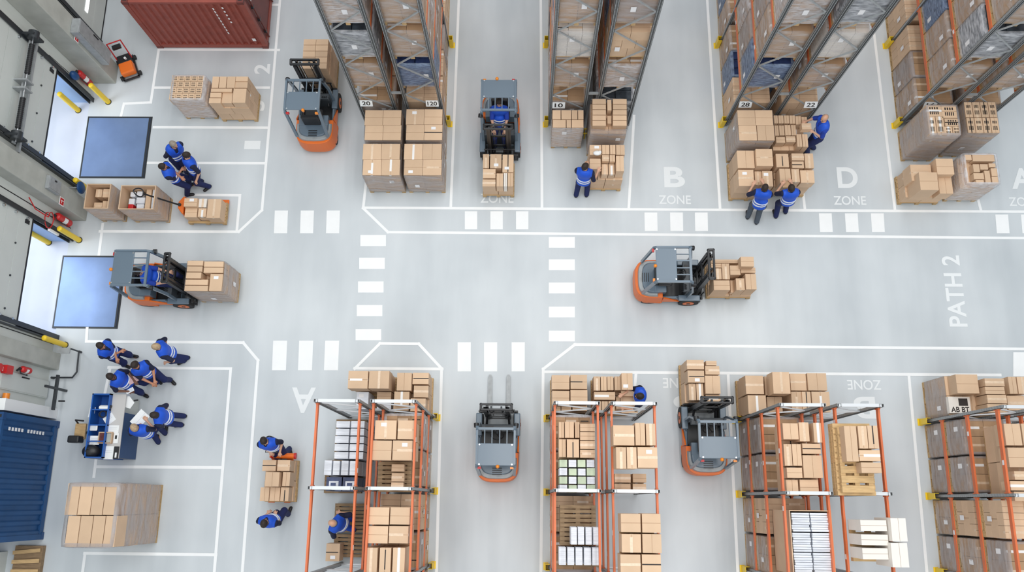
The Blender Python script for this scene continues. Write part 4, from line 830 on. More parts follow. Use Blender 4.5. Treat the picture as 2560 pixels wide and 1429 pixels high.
# bottom centre rack (B)
pile('left shelf of bottom centre rack', [(1397, 1054, 1411, 1094, 2.95), (1412, 1053, 1435, 1094, 3.0), (1437, 1054, 1449, 1094, 2.95), (1450, 1058, 1488, 1078, 3.02), (1450, 1079, 1488, 1100, 3.02), (1450, 1101, 1488, 1122, 3.02), (1450, 1123, 1488, 1144, 3.02), (1397, 1097, 1415, 1142, 2.95), (1417, 1097, 1448, 1143, 3.02)], z0=2.2, ch=.34)
deck('pallet under the green and white bags', (1397, 1147, 1488, 1231), 2.34); packs('green and white bag', 4, 4, (1397, 1147, 1489, 1231), 3.0, 2.34, ('bale_green', 'bale'), 'green and white bags on the shelf', 'bag', 'filled_bag')
deck('weathered pallet with wide gaps in the bottom centre rack', (1400, 1262, 1490, 1362), 2.62, n=9, count=3)
packs('white paper bale on the gapped pallet', 4, 1, (1425, 1315, 1500, 1362), 3.15, 2.62, 'bale', 'white paper bales, upper row')
deck('pallet under the lower row of white paper bales', (1396, 1364, 1500, 1415), 2.34); packs('white paper bale beside the gapped pallet', 5, 1, (1396, 1366, 1500, 1413), 3.05, 2.34, 'bale', 'white paper bales, lower row')
pile('overhanging load on bottom centre rack', [(1533, 1062, 1586, 1113, 4.15), (1588, 1056, 1613, 1113, 4.15), (1615, 1058, 1639, 1113, 4.15), (1540, 1117, 1566, 1171, 4.2), (1567, 1117, 1592, 1171, 4.2), (1594, 1117, 1644, 1169, 4.2)], z0=3.5, fill=False)
pile('boxes under overhanging load, centre rack', [(1537, 1183, 1577, 1206, 3.1), (1582, 1183, 1616, 1206, 3.1), (1537, 1208, 1577, 1231, 3.1), (1582, 1208, 1616, 1231, 3.1)], z0=2.2, fill=True, ch=.4, lowh=.4)
pile('six equal boxes on bottom centre rack', [(1552, 1283, 1602, 1330, 4.2), (1605, 1283, 1652, 1331, 4.2), (1554, 1334, 1603, 1381, 4.2), (1606, 1334, 1654, 1382, 4.2), (1551, 1385, 1602, 1436, 4.2), (1605, 1385, 1653, 1436, 4.2)], z0=3.5, fill=False)
# bottom right rack (C)
pile('left top shelf, bottom right rack', [(1957, 1057, 1996, 1098, 3.42), (1998, 1055, 2023, 1103, 3.45), (2034, 1056, 2057, 1106, 3.45), (1960, 1109, 1980, 1164, 3.42), (1981, 1109, 2004, 1164, 3.42), (2006, 1108, 2052, 1134, 3.42), (2008, 1137, 2056, 1194, 3.42), (1967, 1168, 2006, 1194, 3.42), (1966, 1198, 1996, 1238, 3.3), (2000, 1198, 2047, 1237, 3.3)], z0=2.2, lowh=.44, low=(1968, 1058, 2052, 1236, 3.2))
pile('right top shelf, bottom right rack', [(2113, 1064, 2144, 1153, 4.2), (2146, 1064, 2169, 1121, 4.2), (2170, 1063, 2196, 1121, 4.2), (2148, 1124, 2201, 1152, 4.2), (2153, 1155, 2204, 1182, 4.2)], z0=3.78, fill=False, low=(2092, 1062, 2186, 1238, 3.9), along='x')
deck('new wooden pallet standing under the right top shelf cartons', (2088, 1058, 2182, 1238), 3.78, 'wood', n=12, count=2)
def tray(desc, px, zt, z0, cols, rows, label2):
    X0, Y0, X1, Y1 = rect(px, zt); cx = (X0 + X1) / 2; cy = (Y0 + Y1) / 2; hx = (X1 - X0) / 2; hy = (Y1 - Y0) / 2
    t = thing('cardboard_bin', desc, 'cardboard bin', (cx, cy, z0)); h = zt - z0; w = .02
    MB().box(-hx, -hy, 0, hx, -hy + w, h).box(-hx, hy - w, 0, hx, hy, h).box(-hx, -hy + w, 0, -hx + w, hy - w, h).box(hx - w, -hy + w, 0, hx, hy - w, h).box(-hx, -hy, 0, hx, hy, .02).build('wall', 'carton', t)
    for i in range(cols):
        for j in range(rows):
            sx = (2 * hx - .08) / cols; sy = (2 * hy - .08) / rows; mb = MB(); x0 = -hx + .04 + i * sx; y0 = hy - .04 - (j + 1) * sy
            for q in range(8): mb.box(.008 + random.uniform(0, .02), .008 + q * (sy - .016) / 8, 0, sx - .008 - random.uniform(0, .02), .008 + (q + .86) * (sy - .016) / 8, h - .06 + random.uniform(-.03, .02))
            tag(mb.build('paper_bundle', 'bale', None, (cx + x0, cy + y0, z0 + .02)), f'bundle of white papers, {("left" if i == 0 else "right")} in {row_names(rows)[j]}, {label2}', 'paper bundle', 'paper bundles in the tall bin')
tray('tall cardboard bin full of white paper bundles in the bottom right rack', (1978, 1275, 2084, 1436), 3.45, 2.2, 2, 3, 'tall bin of papers')
pile('white-topped upper shelf, bottom right rack', [(2151, 1299, 2217, 1327, 4.3), (2153, 1335, 2221, 1363, 4.3), (2156, 1369, 2221, 1398, 4.3), (2228, 1294, 2267, 1353, 4.45), (2229, 1356, 2271, 1418, 4.45)], z0=3.5, fill=False, m='carton_white', adj='white-topped', notape=True)
# corner rack (D): carton load on its top shelf
pile('top shelf load of corner rack', [(2512, 1058, 2553, 1113, 3.45, {'seam': 'y'}), (2556, 1058, 2590, 1113, 3.45), (2521, 1118, 2590, 1168, 3.42), (2536, 1177, 2590, 1199, 3.42), (2526, 1202, 2590, 1226, 3.42), (2536, 1228, 2590, 1252, 3.42)], z0=2.2, lowh=.44, low=(2522, 1060, 2590, 1248, 3.2))
# tall wrapped load in the lower left bay
wrapped('very tall film-wrapped carton load alone in the lower left bay', (163, 1206, 292, 1368), 2.35, seam='n', n=(2, 2, 4), film='film_grey', lowz=1.85,
        tops=[(a, b, c, d) for a, c in ((166, 197), (198, 229), (230, 260), (261, 290)) for b, d in ((1207, 1287), (1288, 1367))])
for k, yy in enumerate((322, 333)):
    a = P(1458, yy, .35); b = P(1480, yy, .35); tag(MB().tube((a[0], a[1], .35), (b[0], b[1], .35), .02).tube((a[0] + .05, a[1], 0), (a[0] + .05, a[1], .35), .02).build('guard_rail', 'yellow'), f'yellow low rail between the stacks below sign 10, {("far", "near")[k]} one', 'rail', 'yellow low rails')
a = P(1493, 382, 1.3); tag(MB().ball((0, 0, 0), .1, n=12, sz=(.11, .07, .05)).ball((.07, .02, .01), .05, n=8).build('plastic_bag', 'white', None, (a[0], a[1], 1.29)), 'crumpled white plastic bag on the stack the reaching worker fills', 'bag')
# ------------------------------------------------------------------ forklifts
def ellipse_rear(x0, w, r, n=14): return [(x0 - r * math.sin(PI * i / n), w * math.cos(PI * i / n)) for i in range(n + 1)]
def superrear(x0, w, r, n=16, p=0.62):
    out = []
    for i in range(n + 1):
        a = PI * i / n; c = math.cos(a); s = math.sin(a); out.append((x0 - r * abs(s) ** p, w * math.copysign(abs(c) ** p, c)))
    return out
def make_forklift(loc, rz, label):
    t = thing('forklift', label, 'forklift', loc, rz, 'grey and orange forklift trucks')
    # counterweight: orange lower shell, grey upper rim and hood
    poly = superrear(-0.30, 0.52, 0.48); low = MB(); low.prism(poly + [(-0.05, -0.53), (-0.05, 0.53)], 0.14, 0.30, inset=-0.03); low.prism(superrear(-0.30, 0.535, 0.495) + [(-0.05, -0.535), (-0.05, 0.535)], 0.30, 0.72, inset=0.05)
    for s in (-1, 1):   # orange wedge running forward along each side
        y0, y1 = (0.49, 0.535) if s > 0 else (-0.535, -0.49); v = [(x, y, z) for y in (y0, y1) for x, z in ((-0.06, 0.34), (0.42, 0.36), (-0.06, 0.74))]; low.add(v, [(0, 1, 2), (3, 5, 4), (0, 3, 4, 1), (1, 4, 5, 2), (2, 5, 3, 0)])
    low.build('counterweight', 'orange', t, bevel=0.015)
    MB().prism(superrear(-0.28, 0.49, 0.44) + [(-0.2, -0.49), (-0.2, 0.49)], 0.72, 0.80, inset=0.07).build('rim', 'grey_steel', t, bevel=0.01)
    hd = MB(); hd.prism(superrear(-0.26, 0.42, 0.36) + [(-0.18, -0.42), (-0.18, 0.42)], 0.80, 0.86, inset=0.08); hd.box(-0.3, -0.4, 0.5, 0.0, 0.4, 0.87); hd.build('hood', 'truck_grey', t, bevel=0.015)
    v = MB()
    for i in range(4): v.box(-0.62 + 0.05 * i, -0.12, 0.861, -0.60 + 0.05 * i, 0.12, 0.866)
    v.build('hood_vent', 'black', t)
    bd = MB(); bd.box(-0.1, -0.5, 0.14, 0.62, 0.5, 0.36); bd.box(-0.1, -0.5, 0.36, 0.52, -0.42, 0.56); bd.box(-0.1, 0.42, 0.36, 0.52, 0.5, 0.56); bd.build('chassis', 'truck_grey', t, bevel=0.02)
    MB().box(-0.05, -0.41, 0.36, 0.5, 0.41, 0.385).build('floor_mat', 'black', t)
    for s in (-1, 1):
        MB().prism([(0.34, s * 0.40), (0.92, s * 0.40), (0.92, s * 0.56), (0.34, s * 0.56)][::s], 0.55, 0.61, inset=0.04).build('fender', 'truck_grey', t, bevel=0.02)
        MB().path([(-0.1, s * 0.47, 0.6), (0.28, s * 0.47, 0.62), (0.34, s * 0.47, 0.5)], 0.03).build('side_rail', 'truck_grey', t)
    st = MB(); st.box(-0.26, -0.23, 0.87, 0.14, 0.23, 0.97); st.box(-0.32, -0.23, 0.9, -0.22, 0.23, 1.35); st.box(-0.24, -0.27, 0.96, 0.1, -0.22, 1.03); st.box(-0.24, 0.22, 0.96, 0.1, 0.27, 1.03); st.build('seat', 'black', t, bevel=0.03)
    da = MB(); da.box(0.5, -0.42, 0.36, 0.6, 0.42, 0.98); da.box(0.42, -0.40, 0.86, 0.58, 0.40, 0.99); da.tube((0.5, 0, 0.9), (0.34, 0, 1.12), 0.03); da.build('dashboard', 'truck_dark', t, bevel=0.015)
    sw = MB(); c = Vector((0.33, 0.0, 1.14)); n = Vector((0.6, 0, -0.55)).normalized(); u = n.orthogonal().normalized(); w_ = n.cross(u); k = 18
    pts = [c + (u * math.cos(2 * PI * i / k) + w_ * math.sin(2 * PI * i / k)) * 0.16 for i in range(k + 1)]
    for a, b in zip(pts[:-1], pts[1:]): sw.tube(a, b, 0.014, n=6)
    sw.tube(pts[0], pts[9], 0.012, n=6).tube(c, pts[4], 0.012, n=6); sw.build('steering_wheel', 'black', t)
    [MB().tube((0.5, y, 0.98), (0.44, y, 1.06), 0.012).ball((0.44, y, 1.06), 0.018, n=8).build('control_lever', 'black', t) for y in (-0.34, -0.29, -0.24)]
    MB().box(0.45, 0.1, 0.99, 0.56, 0.3, 1.01).build('display', 'black', t)
    # wheels
    for x, y, r, w in ((0.66, 0.47, 0.27, 0.17), (0.66, -0.47, 0.27, 0.17), (-0.36, 0.43, 0.22, 0.15), (-0.36, -0.43, 0.22, 0.15)):
        s = 1 if y > 0 else -1; wh = MB().tube((x, y - w / 2, r), (x, y + w / 2, r), r, n=28).build('wheel', 'rubber', t, bevel=0.02)
        MB().tube((x, y + s * w / 2 - 0.01 * s, r), (x, y + s * (w / 2 + 0.008), r), r * 0.55, n=20).build('rim', 'orange', wh); MB().tube((x, y + s * w / 2, r), (x, y + s * (w / 2 + 0.02), r), r * 0.18, n=10).build('hub', 'dark_steel', wh)
    # overhead guard
    for s in (-1, 1):
        y = s * 0.44; g = MB(); q = [(-0.62, s * 0.42, 0.84), (-0.47, y, 2.02), (-0.42, y, 2.09), (0.36, y, 2.11), (0.44, y, 2.05), (0.60, s * 0.45, 1.2), (0.58, s * 0.45, 0.6)]
        for a, b in zip(q[:-1], q[1:]): g.beam(a, b, 0.05, 0.075)
        for a in q[1:-1]: g.ball(a, 0.032, n=8)
        g.build('guard_post', 'truck_grey', t)
    MB().box(-0.45, -0.45, 2.085, 0.06, 0.45, 2.115).build('roof_plate', 'truck_grey', t, bevel=0.012)
    MB().beam((0.40, -0.45, 2.09), (0.40, 0.45, 2.09), 0.06, 0.04).build('front_cross_bar', 'truck_grey', t)
    for y in (-0.26, -0.09, 0.09, 0.26): MB().beam((0.05, y, 2.1), (0.39, y, 2.1), 0.022, 0.035).build('roof_bar', 'truck_grey', t)
    bt = MB()
    for x in (-0.42, 0.03):
        for y in (-0.38, 0.38): bt.tube((x, y, 2.115), (x, y, 2.125), 0.02)
    bt.build('bolt', 'chrome', t)
    MB().tube((-0.47, -0.05, 2.06), (-0.47, -0.05, 2.11), 0.03).ball((-0.47, -0.05, 2.13), 0.045, n=12).build('beacon', 'amber', t)
    for s in (-1, 1):
        MB().box(-0.52, s * 0.38 - 0.04, 1.96, -0.47, s * 0.38 + 0.04, 2.03).build('rear_lamp', 'red' if s > 0 else 'amber', t)
        MB().tube((0.44, s * 0.47, 1.95), (0.53, s * 0.47, 1.93), 0.055, 0.065, n=14).tube((0.4, s * 0.45, 2.0), (0.46, s * 0.47, 1.95), 0.014).build('work_lamp', 'black', t)
    # mast
    for s in (-1, 1):
        m = MB(); y = s * 0.27; m.box(0.80, y - 0.045, 0.08, 0.815, y + 0.045, 2.08); m.box(0.90, y - 0.045, 0.08, 0.915, y + 0.045, 2.08); m.box(0.815, y + s * 0.03, 0.08, 0.90, y + s * 0.045, 2.08); m.box(0.90, y - 0.035 - s * 0.04, 0.12, 0.955, y + 0.02 - s * 0.04, 2.16)
        m.build('mast_channel', 'black', t); MB().tube((0.83, s * 0.19, 0.15), (0.83, s * 0.19, 1.5), 0.03).build('lift_cylinder', 'black', t); MB().tube((0.83, s * 0.19, 1.5), (0.83, s * 0.19, 2.1), 0.017).build('piston_rod', 'chrome', t)
        MB().tube((0.45, s * 0.30, 0.5), (0.82, s * 0.27, 0.75), 0.03).build('tilt_cylinder', 'black', t); MB().beam((0.87, s * 0.12, 0.4), (0.87, s * 0.12, 2.1), 0.03, 0.012).build('chain', 'dark_steel', t)
        MB().tube((0.87, s * 0.12 - 0.02, 2.12), (0.87, s * 0.12 + 0.02, 2.12), 0.05, n=14).build('chain_pulley', 'dark_steel', t)
    hb = MB(); hb.beam((0.84, -0.36, 2.13), (0.84, 0.36, 2.13), 0.05, 0.08); hb.beam((0.96, -0.36, 2.15), (0.96, 0.36, 2.15), 0.05, 0.07)
    for s in (-1, 1): hb.beam((0.84, s * 0.36, 2.13), (0.96, s * 0.36, 2.15), 0.06, 0.08); hb.ball((0.84, s * 0.36, 2.13), 0.04, n=8); hb.ball((0.96, s * 0.36, 2.15), 0.04, n=8)
    hb.build('mast_head', 'black', t, bevel=0.012)
    for z in (0.2, 0.75, 1.35): MB().box(0.80, -0.3, z, 0.83, 0.3, z + 0.09).build('mast_cross_member', 'black', t)
    ca = MB(); ca.box(0.95, -0.5, 0.16, 0.99, 0.5, 0.24); ca.box(0.95, -0.5, 0.46, 0.99, 0.5, 0.54)
    for y in (-0.46, -0.2, 0.16, 0.42): ca.box(0.955, y, 0.24, 0.985, y + 0.04, 0.46)
    for y in (-0.4, -0.14, 0.1, 0.36): ca.box(0.955, y, 0.54, 0.98, y + 0.03, 0.86)
    ca.box(0.955, -0.42, 0.84, 0.98, 0.42, 0.88); ca.build('carriage', 'black', t)
    for s in (-1, 1):
        f = MB(); y = s * 0.24; f.box(0.99, y - 0.05, 0.05, 1.03, y + 0.05, 0.56); f.add([(1.03, y - 0.05, 0.05), (1.9, y - 0.05, 0.05), (1.97, y - 0.025, 0.055), (1.97, y + 0.025, 0.055), (1.9, y + 0.05, 0.05), (1.03, y + 0.05, 0.05), (1.03, y - 0.05, 0.09), (1.9, y - 0.05, 0.07), (1.97, y - 0.025, 0.065), (1.97, y + 0.025, 0.065), (1.9, y + 0.05, 0.07), (1.03, y + 0.05, 0.09)],
              [(5, 4, 3, 2, 1, 0), (6, 7, 8, 9, 10, 11)] + [(i, (i + 1) % 6, 6 + (i + 1) % 6, 6 + i) for i in range(6)]); f.build('fork', 'grey_steel', t)
    return t
fk = make_forklift((-5.85, 10.23, 0), PI / 2, 'unmanned grey and orange forklift with a tall carton stack beside the red container')
CHF = {}
for c in bpy.data.objects:
    if c.parent: CHF.setdefault(c.parent.name, []).append(c)
for loc, rz, lab in (((-0.73, 10.2, 0), -90, 'forklift with a blue-clad driver between the two tall racks, forks toward the viewer'),
                     ((-9.78, 5.5, 0), 0, 'forklift with driver leaving the lower dock door with a wrapped stack'),
                     ((3.65, 5.68, 0), 0, 'forklift on path 2 with an open jumble of cartons on its forks'),
                     ((-0.67, 1.25, 0), 90, 'forklift with bare forks in the aisle between the low racks'),
                     ((4.52, 1.46, 0), 90, 'forklift with loose cartons beside the low rack, over the covered zone letters')):
    dup2(fk, CHF, loc, math.radians(rz), lab, 'grey and orange forklift trucks')

# ------------------------------------------------------------------ hand pallet trucks
def pallet_truck(loc, rz, label, lean=0.9, hlen=1.05):
    """forks run toward +x, the drawbar leans toward -x"""
    t = thing('pallet_truck', label, 'pallet truck', loc, rz, 'orange hand pallet trucks')
    for s in (-1, 1):
        MB().box(0, s * 0.2 - 0.08, 0.05, 1.12, s * 0.2 + 0.08, 0.085).build('fork', 'orange', t, bevel=0.01); MB().tube((1.0, s * 0.2 - 0.05, 0.04), (1.0, s * 0.2 + 0.05, 0.04), 0.04, n=12).build('fork_roller', 'rubber', t)
        MB().tube((-0.1, s * 0.07 - 0.025, 0.09), (-0.1, s * 0.07 + 0.025, 0.09), 0.09, n=18).build('steer_wheel', 'rubber', t)
    h = MB(); h.prism([(-0.02, -0.28), (0.03, -0.28), (0.03, 0.28), (-0.02, 0.28), (-0.16, 0.1), (-0.16, -0.1)], 0.08, 0.42, inset=0.12); h.build('pump_housing', 'orange', t, bevel=0.02)
    MB().tube((-0.1, 0, 0.12), (-0.1, 0, 0.46), 0.045, n=14).build('pump', 'black', t)
    d = Vector((-math.cos(lean), 0, math.sin(lean))); a = Vector((-0.12, 0, 0.42)); b = a + d * hlen
    MB().tube(a, b, 0.022).build('drawbar', 'black', t); q = []; u = Vector((0, 1, 0))
    for i in range(17): an = 2 * PI * i / 16; r1 = 0.11; q.append(b + d * (0.13 - 0.14 * math.cos(an)) + u * (r1 * math.sin(an) * (1.0 - 0.3 * math.cos(an + PI))))
    g = MB()
    for p0, p1 in zip(q[:-1], q[1:]): g.tube(p0, p1, 0.016, n=8)
    g.build('loop_handle', 'black', t); return t
xj, yj = P(461, 520, 0.1); pallet_truck((xj + 0.1, yj - 0.02, 0), 0, 'orange hand pallet truck with raised black loop handle near the three workers', 0.95, 1.05)
xk, yk = P(706, 1146, 0.1); pallet_truck((xk, yk + 0.03, 0), -PI / 2, 'orange hand pallet truck pushed by a worker toward the bottom of the hall', 1.25, 0.75)
t = thing('lashing_roll', 'orange roll lying across the head of the pushed pallet load', 'roll', (0, 0, 0)); x0, y0 = P(679, 1138, .6); x1, y1 = P(739, 1139, .6); MB().tube((x0, y0, .56), (x1, y1, .56), .07, n=16).build('roll', 'orange', t); MB().tube((x0 - .01, y0, .56), (x0 + .04, y0, .56), .078, n=16).tube((x1 - .04, y1, .56), (x1 + .01, y1, .56), .078, n=16).build('end_ring', 'red', t)
# ------------------------------------------------------------------ orange sweeper by the wall
xs_, ys_ = P(325, 172, 0)
t = thing('floor_sweeper', 'small orange and black push sweeper by the wall below the red container', 'sweeper', (xs_, ys_, 0), math.radians(-68))
MB().box(-0.05, -0.2, 0.12, 0.32, 0.2, 0.34).build('hopper', 'orange', t, bevel=0.04); MB().box(-0.32, -0.2, 0.08, -0.05, 0.2, 0.3).build('motor_block', 'black', t, bevel=0.03)
MB().box(-0.34, -0.23, 0.06, 0.4, -0.2, 0.12).box(-0.34, 0.2, 0.06, 0.4, 0.23, 0.12).box(0.37, -0.23, 0.06, 0.41, 0.23, 0.12).build('frame', 'black', t)
for x, y, r in ((0.28, 0.27, 0.07), (0.28, -0.27, 0.07), (-0.26, 0.25, 0.07), (-0.26, -0.25, 0.07)): MB().tube((x, y - 0.03, r), (x, y + 0.03, r), r, n=16).build('wheel', 'rubber', t)
MB().path([(-0.2, -0.2, 0.2), (-0.42, -0.2, 0.8), (-0.42, 0.2, 0.8), (-0.2, 0.2, 0.2)], 0.018).build('push_handle', 'red', t); MB().box(-0.42, -0.12, 0.6, -0.3, 0.12, 0.68).build('control_panel', 'black', t); MB().tube((-0.15, 0.05, 0.3), (-0.15, 0.05, 0.36), 0.035).build('cap', 'white', t)

# ------------------------------------------------------------------ packing desk
x0, y0 = P(262, 1145, 1.0); x1, y1 = P(316, 985, 1.0)
t = thing('packing_desk', 'blue packing desk with a grey top and open compartments along its left side', 'desk', (x0, y0, 0)); dx = x1 - x0; dy = y1 - y0; HT = 1.0; bx = -0.46
MB().box(0, 0, HT - .03, dx, dy, HT).build('worktop', mat('desk_top', (196, 194, 192), .5), t, bevel=.004); MB().box(.02, .02, .02, dx - .02, dy - .45, HT - .03).build('body', 'navy', t); MB().box(.04, dy - .45, .02, dx - .1, dy - .04, HT - .03).build('pedestal', 'wall', t)
sh = MB(); sh.box(bx, 0, .02, bx + .03, dy, HT + .12); sh.box(bx, dy - .03, .02, 0, dy, HT + .12); sh.box(bx, 0, .02, 0, .03, HT + .12); sh.box(-.03, 0, HT - .05, 0, dy, HT + .12); sh.box(bx, 0, HT - .35, 0, dy, HT - .33)
for q in (.25, .5, .74): sh.box(bx, dy * q, HT - .34, 0, dy * q + .025, HT + .1)
sh.build('compartment_shelf', 'blue', t)
def desk_item(name, label, cat, px, z, builder, rz=0):
    x, y = P(px[0], px[1], z); o = thing(name, label, cat, (x, y, z), math.radians(rz)); builder(o); return o
def paper(o, w=.3, h=.21): MB().box(-w / 2, -h / 2, 0, w / 2, h / 2, .012).build('sheets', 'white', o); MB().box(-w / 2 + .03, -h / 2 + .02, .0121, w / 2 - .12, -h / 2 + .024, .0126).box(-w / 2 + .03, 0, .0121, w / 2 - .05, .004, .0126).box(-w / 2 + .03, .04, .0121, w / 2 - .05, .044, .0126).build('printed_lines', 'grey_steel', o)
desk_item('paper_sheets', 'open white papers lying crooked in the middle of the packing desk', 'papers', (274, 1047), 1.0, lambda o: paper(o, .26, .22), 38)
desk_item('paper_sheets', 'white sheet stack on the packing desk right of the crooked papers', 'papers', (284, 1072), 1.0, lambda o: paper(o, .27, .19), 0)
desk_item('paper_sheets', 'tall white paper stack at the near end of the packing desk', 'papers', (273, 1131), 1.0, lambda o: paper(o, .24, .32), 0)
desk_item('paper_sheets', 'white papers in the blue compartment nearest the near end', 'papers', (237, 1100), 1.0, lambda o: paper(o, .24, .22), 0)
desk_item('paper_sheets', 'white papers in the upper blue compartment of the desk', 'papers', (230, 1030), .95, lambda o: paper(o, .14, .26), -6)
desk_item('tray', 'white rounded tray in the middle blue compartment of the desk', 'tray', (233, 1069), 1.02, lambda o: (MB().box(-.12, -.07, 0, .12, .07, .05).build('shell', 'white', o, bevel=.02), MB().box(-.1, -.05, .05, .1, .05, .052).build('well', 'light_steel', o)))
desk_item('label_printer', 'white roll printer with black scanner on the far half of the desk', 'printer', (262, 1019), 1.0, lambda o: (MB().tube((-.1, 0, .05), (.12, 0, .05), .05, n=16).build('roll_cover', 'white', o), MB().box(-.1, -.06, 0, .12, .06, .05).build('base', 'white', o, bevel=.01)))
desk_item('hand_scanner', 'black hand scanner beside the white roll printer', 'scanner', (274, 1024), 1.0, lambda o: (MB().box(-.03, -.1, 0, .03, .06, .05).build('grip', 'black', o, bevel=.015), MB().box(-.04, .04, .02, .04, .12, .07).build('head', 'black', o, bevel=.01)), -15)
desk_item('headset', 'black coiled cable heap left of the crooked papers', 'cable', (259, 1035), 1.0, lambda o: MB().path([(.07 * math.cos(i * .7) * (1 + .03 * i), .08 * math.sin(i * .7), .02 + .002 * i) for i in range(20)], .012).build('cable', 'black', o))
desk_item('open_box', 'shallow open box with dark red printed goods on the desk', 'box', (266, 1094), 1.0, lambda o: (MB().box(-.17, -.14, 0, .17, -.12, .08).box(-.17, .12, 0, .17, .14, .08).box(-.17, -.12, 0, -.15, .12, .08).box(.15, -.12, 0, .17, .12, .08).box(-.15, -.12, 0, .15, .12, .01).build('tray_wall', 'carton', o), MB().box(-.14, -.11, .01, .02, .11, .06).build('printed_goods', mat('dark_red_print', (96, 40, 44), .5, noise=.6, scale=12), o), MB().box(.03, -.11, .01, .14, .11, .05).build('paper_insert', 'concrete', o)))
desk_item('card_terminal', 'white device with small black screen near the desk edge', 'terminal', (291, 1095), 1.0, lambda o: (MB().box(-.06, -.13, 0, .06, .13, .03).build('case', 'white', o, bevel=.01), MB().box(-.025, -.02, .03, .025, .07, .032).build('screen', 'black', o)))
desk_item('stapler_tray', 'dark tray with small tools at the near right corner of the desk', 'tray', (291, 1131), 1.0, lambda o: (MB().box(-.06, -.15, 0, .06, .15, .03).build('tray', 'black', o), MB().box(-.01, -.12, .03, .03, .0, .05).build('tool', 'white', o)))
desk_item('black_bag', 'large black bag in the near blue compartment of the desk', 'bag', (234, 1128), .85, lambda o: (MB().ball((0, 0, .12), .2, n=18, sz=(.22, .17, .16)).build('bag_body', 'black', o), MB().path([(-.08, .02, .24), (0, .05, .3), (.08, .02, .24)], .01).build('handle', 'black', o)))
desk_item('side_chair', 'black office chair with tan cushion against the left side of the desk', 'chair', (205, 1078), .5, lambda o: (MB().box(-.16, -.2, 0, .12, .2, .07).build('seat', 'wood', o, bevel=.02), MB().box(-.2, -.3, .02, .1, -.12, .3).build('backrest', 'black', o, bevel=.04), MB().path([(-.1, .2, .05), (-.1, .27, .2), (.12, .25, .22)], .02).build('armrest', 'black', o), MB().tube((-.03, 0, -.42), (-.03, 0, 0), .03).build('column', 'dark_steel', o), MB().beam((-.25, 0, -.46), (.2, 0, -.46), .05, .05).beam((-.03, -.22, -.46), (-.03, .22, -.46), .05, .05).build('base', 'black', o)))
desk_item('clipboard_stand', 'tilted white clipboard leaning over the far right edge of the desk', 'clipboard', (323, 1004), .9, lambda o: (MB().prism([(-.13, -.12), (.05, -.17), (.14, -.02), (.0, .14), (-.13, .14)], 0, .012).build('board', 'white', o), MB().tube((.12, .03, .006), (.22, .05, .0), .018).build('clamp', 'black', o)))
xp, yp = P(470, 518, 0)
# ------------------------------------------------------------------ people: one continuous skin from smoothly joined tapered limbs
def surface_nets(Fv, org, h):
    s = Fv < 0; nx, ny, nz = Fv.shape
    c = s[:-1, :-1, :-1].astype(np.int8); tot = np.zeros_like(c)
    for a in (0, 1):
        for b in (0, 1):
            for d in (0, 1): tot += s[a:nx - 1 + a, b:ny - 1 + b, d:nz - 1 + d]
    act = (tot > 0) & (tot < 8); idx = -np.ones(act.shape, int); ii = np.argwhere(act); idx[act] = np.arange(len(ii))
    pos = np.zeros((len(ii), 3)); cnt = np.zeros(len(ii)); i, j, k = ii.T
    corners = [(a, b, d) for a in (0, 1) for b in (0, 1) for d in (0, 1)]
    for p in corners:
        for ax in range(3):
            if p[ax]: continue
            q = list(p); q[ax] = 1; fa = Fv[i + p[0], j + p[1], k + p[2]]; fb = Fv[i + q[0], j + q[1], k + q[2]]
            m = (fa < 0) != (fb < 0); t = np.where(m, fa / np.where(m, fa - fb, 1), 0); v = np.array(p, float)[None, :].repeat(len(ii), 0); v[:, ax] += t; pos[m] += v[m]; cnt[m] += 1
    V = (ii + pos / cnt[:, None]) * h + org; Q_ = []
    for ax in range(3):
        o = [a for a in range(3) if a != ax]; sl0 = [slice(1, -1)] * 3; sl0[ax] = slice(0, -1); sl1 = [slice(1, -1)] * 3; sl1[ax] = slice(1, None)
        A = s[tuple(sl0)]; B = s[tuple(sl1)]; e = np.argwhere(A != B); base = e.copy(); base[:, o[0]] += 1; base[:, o[1]] += 1; flip = A[tuple(e.T)]
        def cell(d0, d1): r = base.copy(); r[:, o[0]] -= d0; r[:, o[1]] -= d1; return idx[tuple(r.T)]
        q = np.stack([cell(0, 0), cell(1, 0), cell(1, 1), cell(0, 1)], 1); 
        if ax == 1: flip = ~flip
        q[~flip] = q[~flip][:, ::-1]; Q_.append(q)
    Qa = np.concatenate(Q_); Qa = Qa[(Qa >= 0).all(1)]; return V, Qa
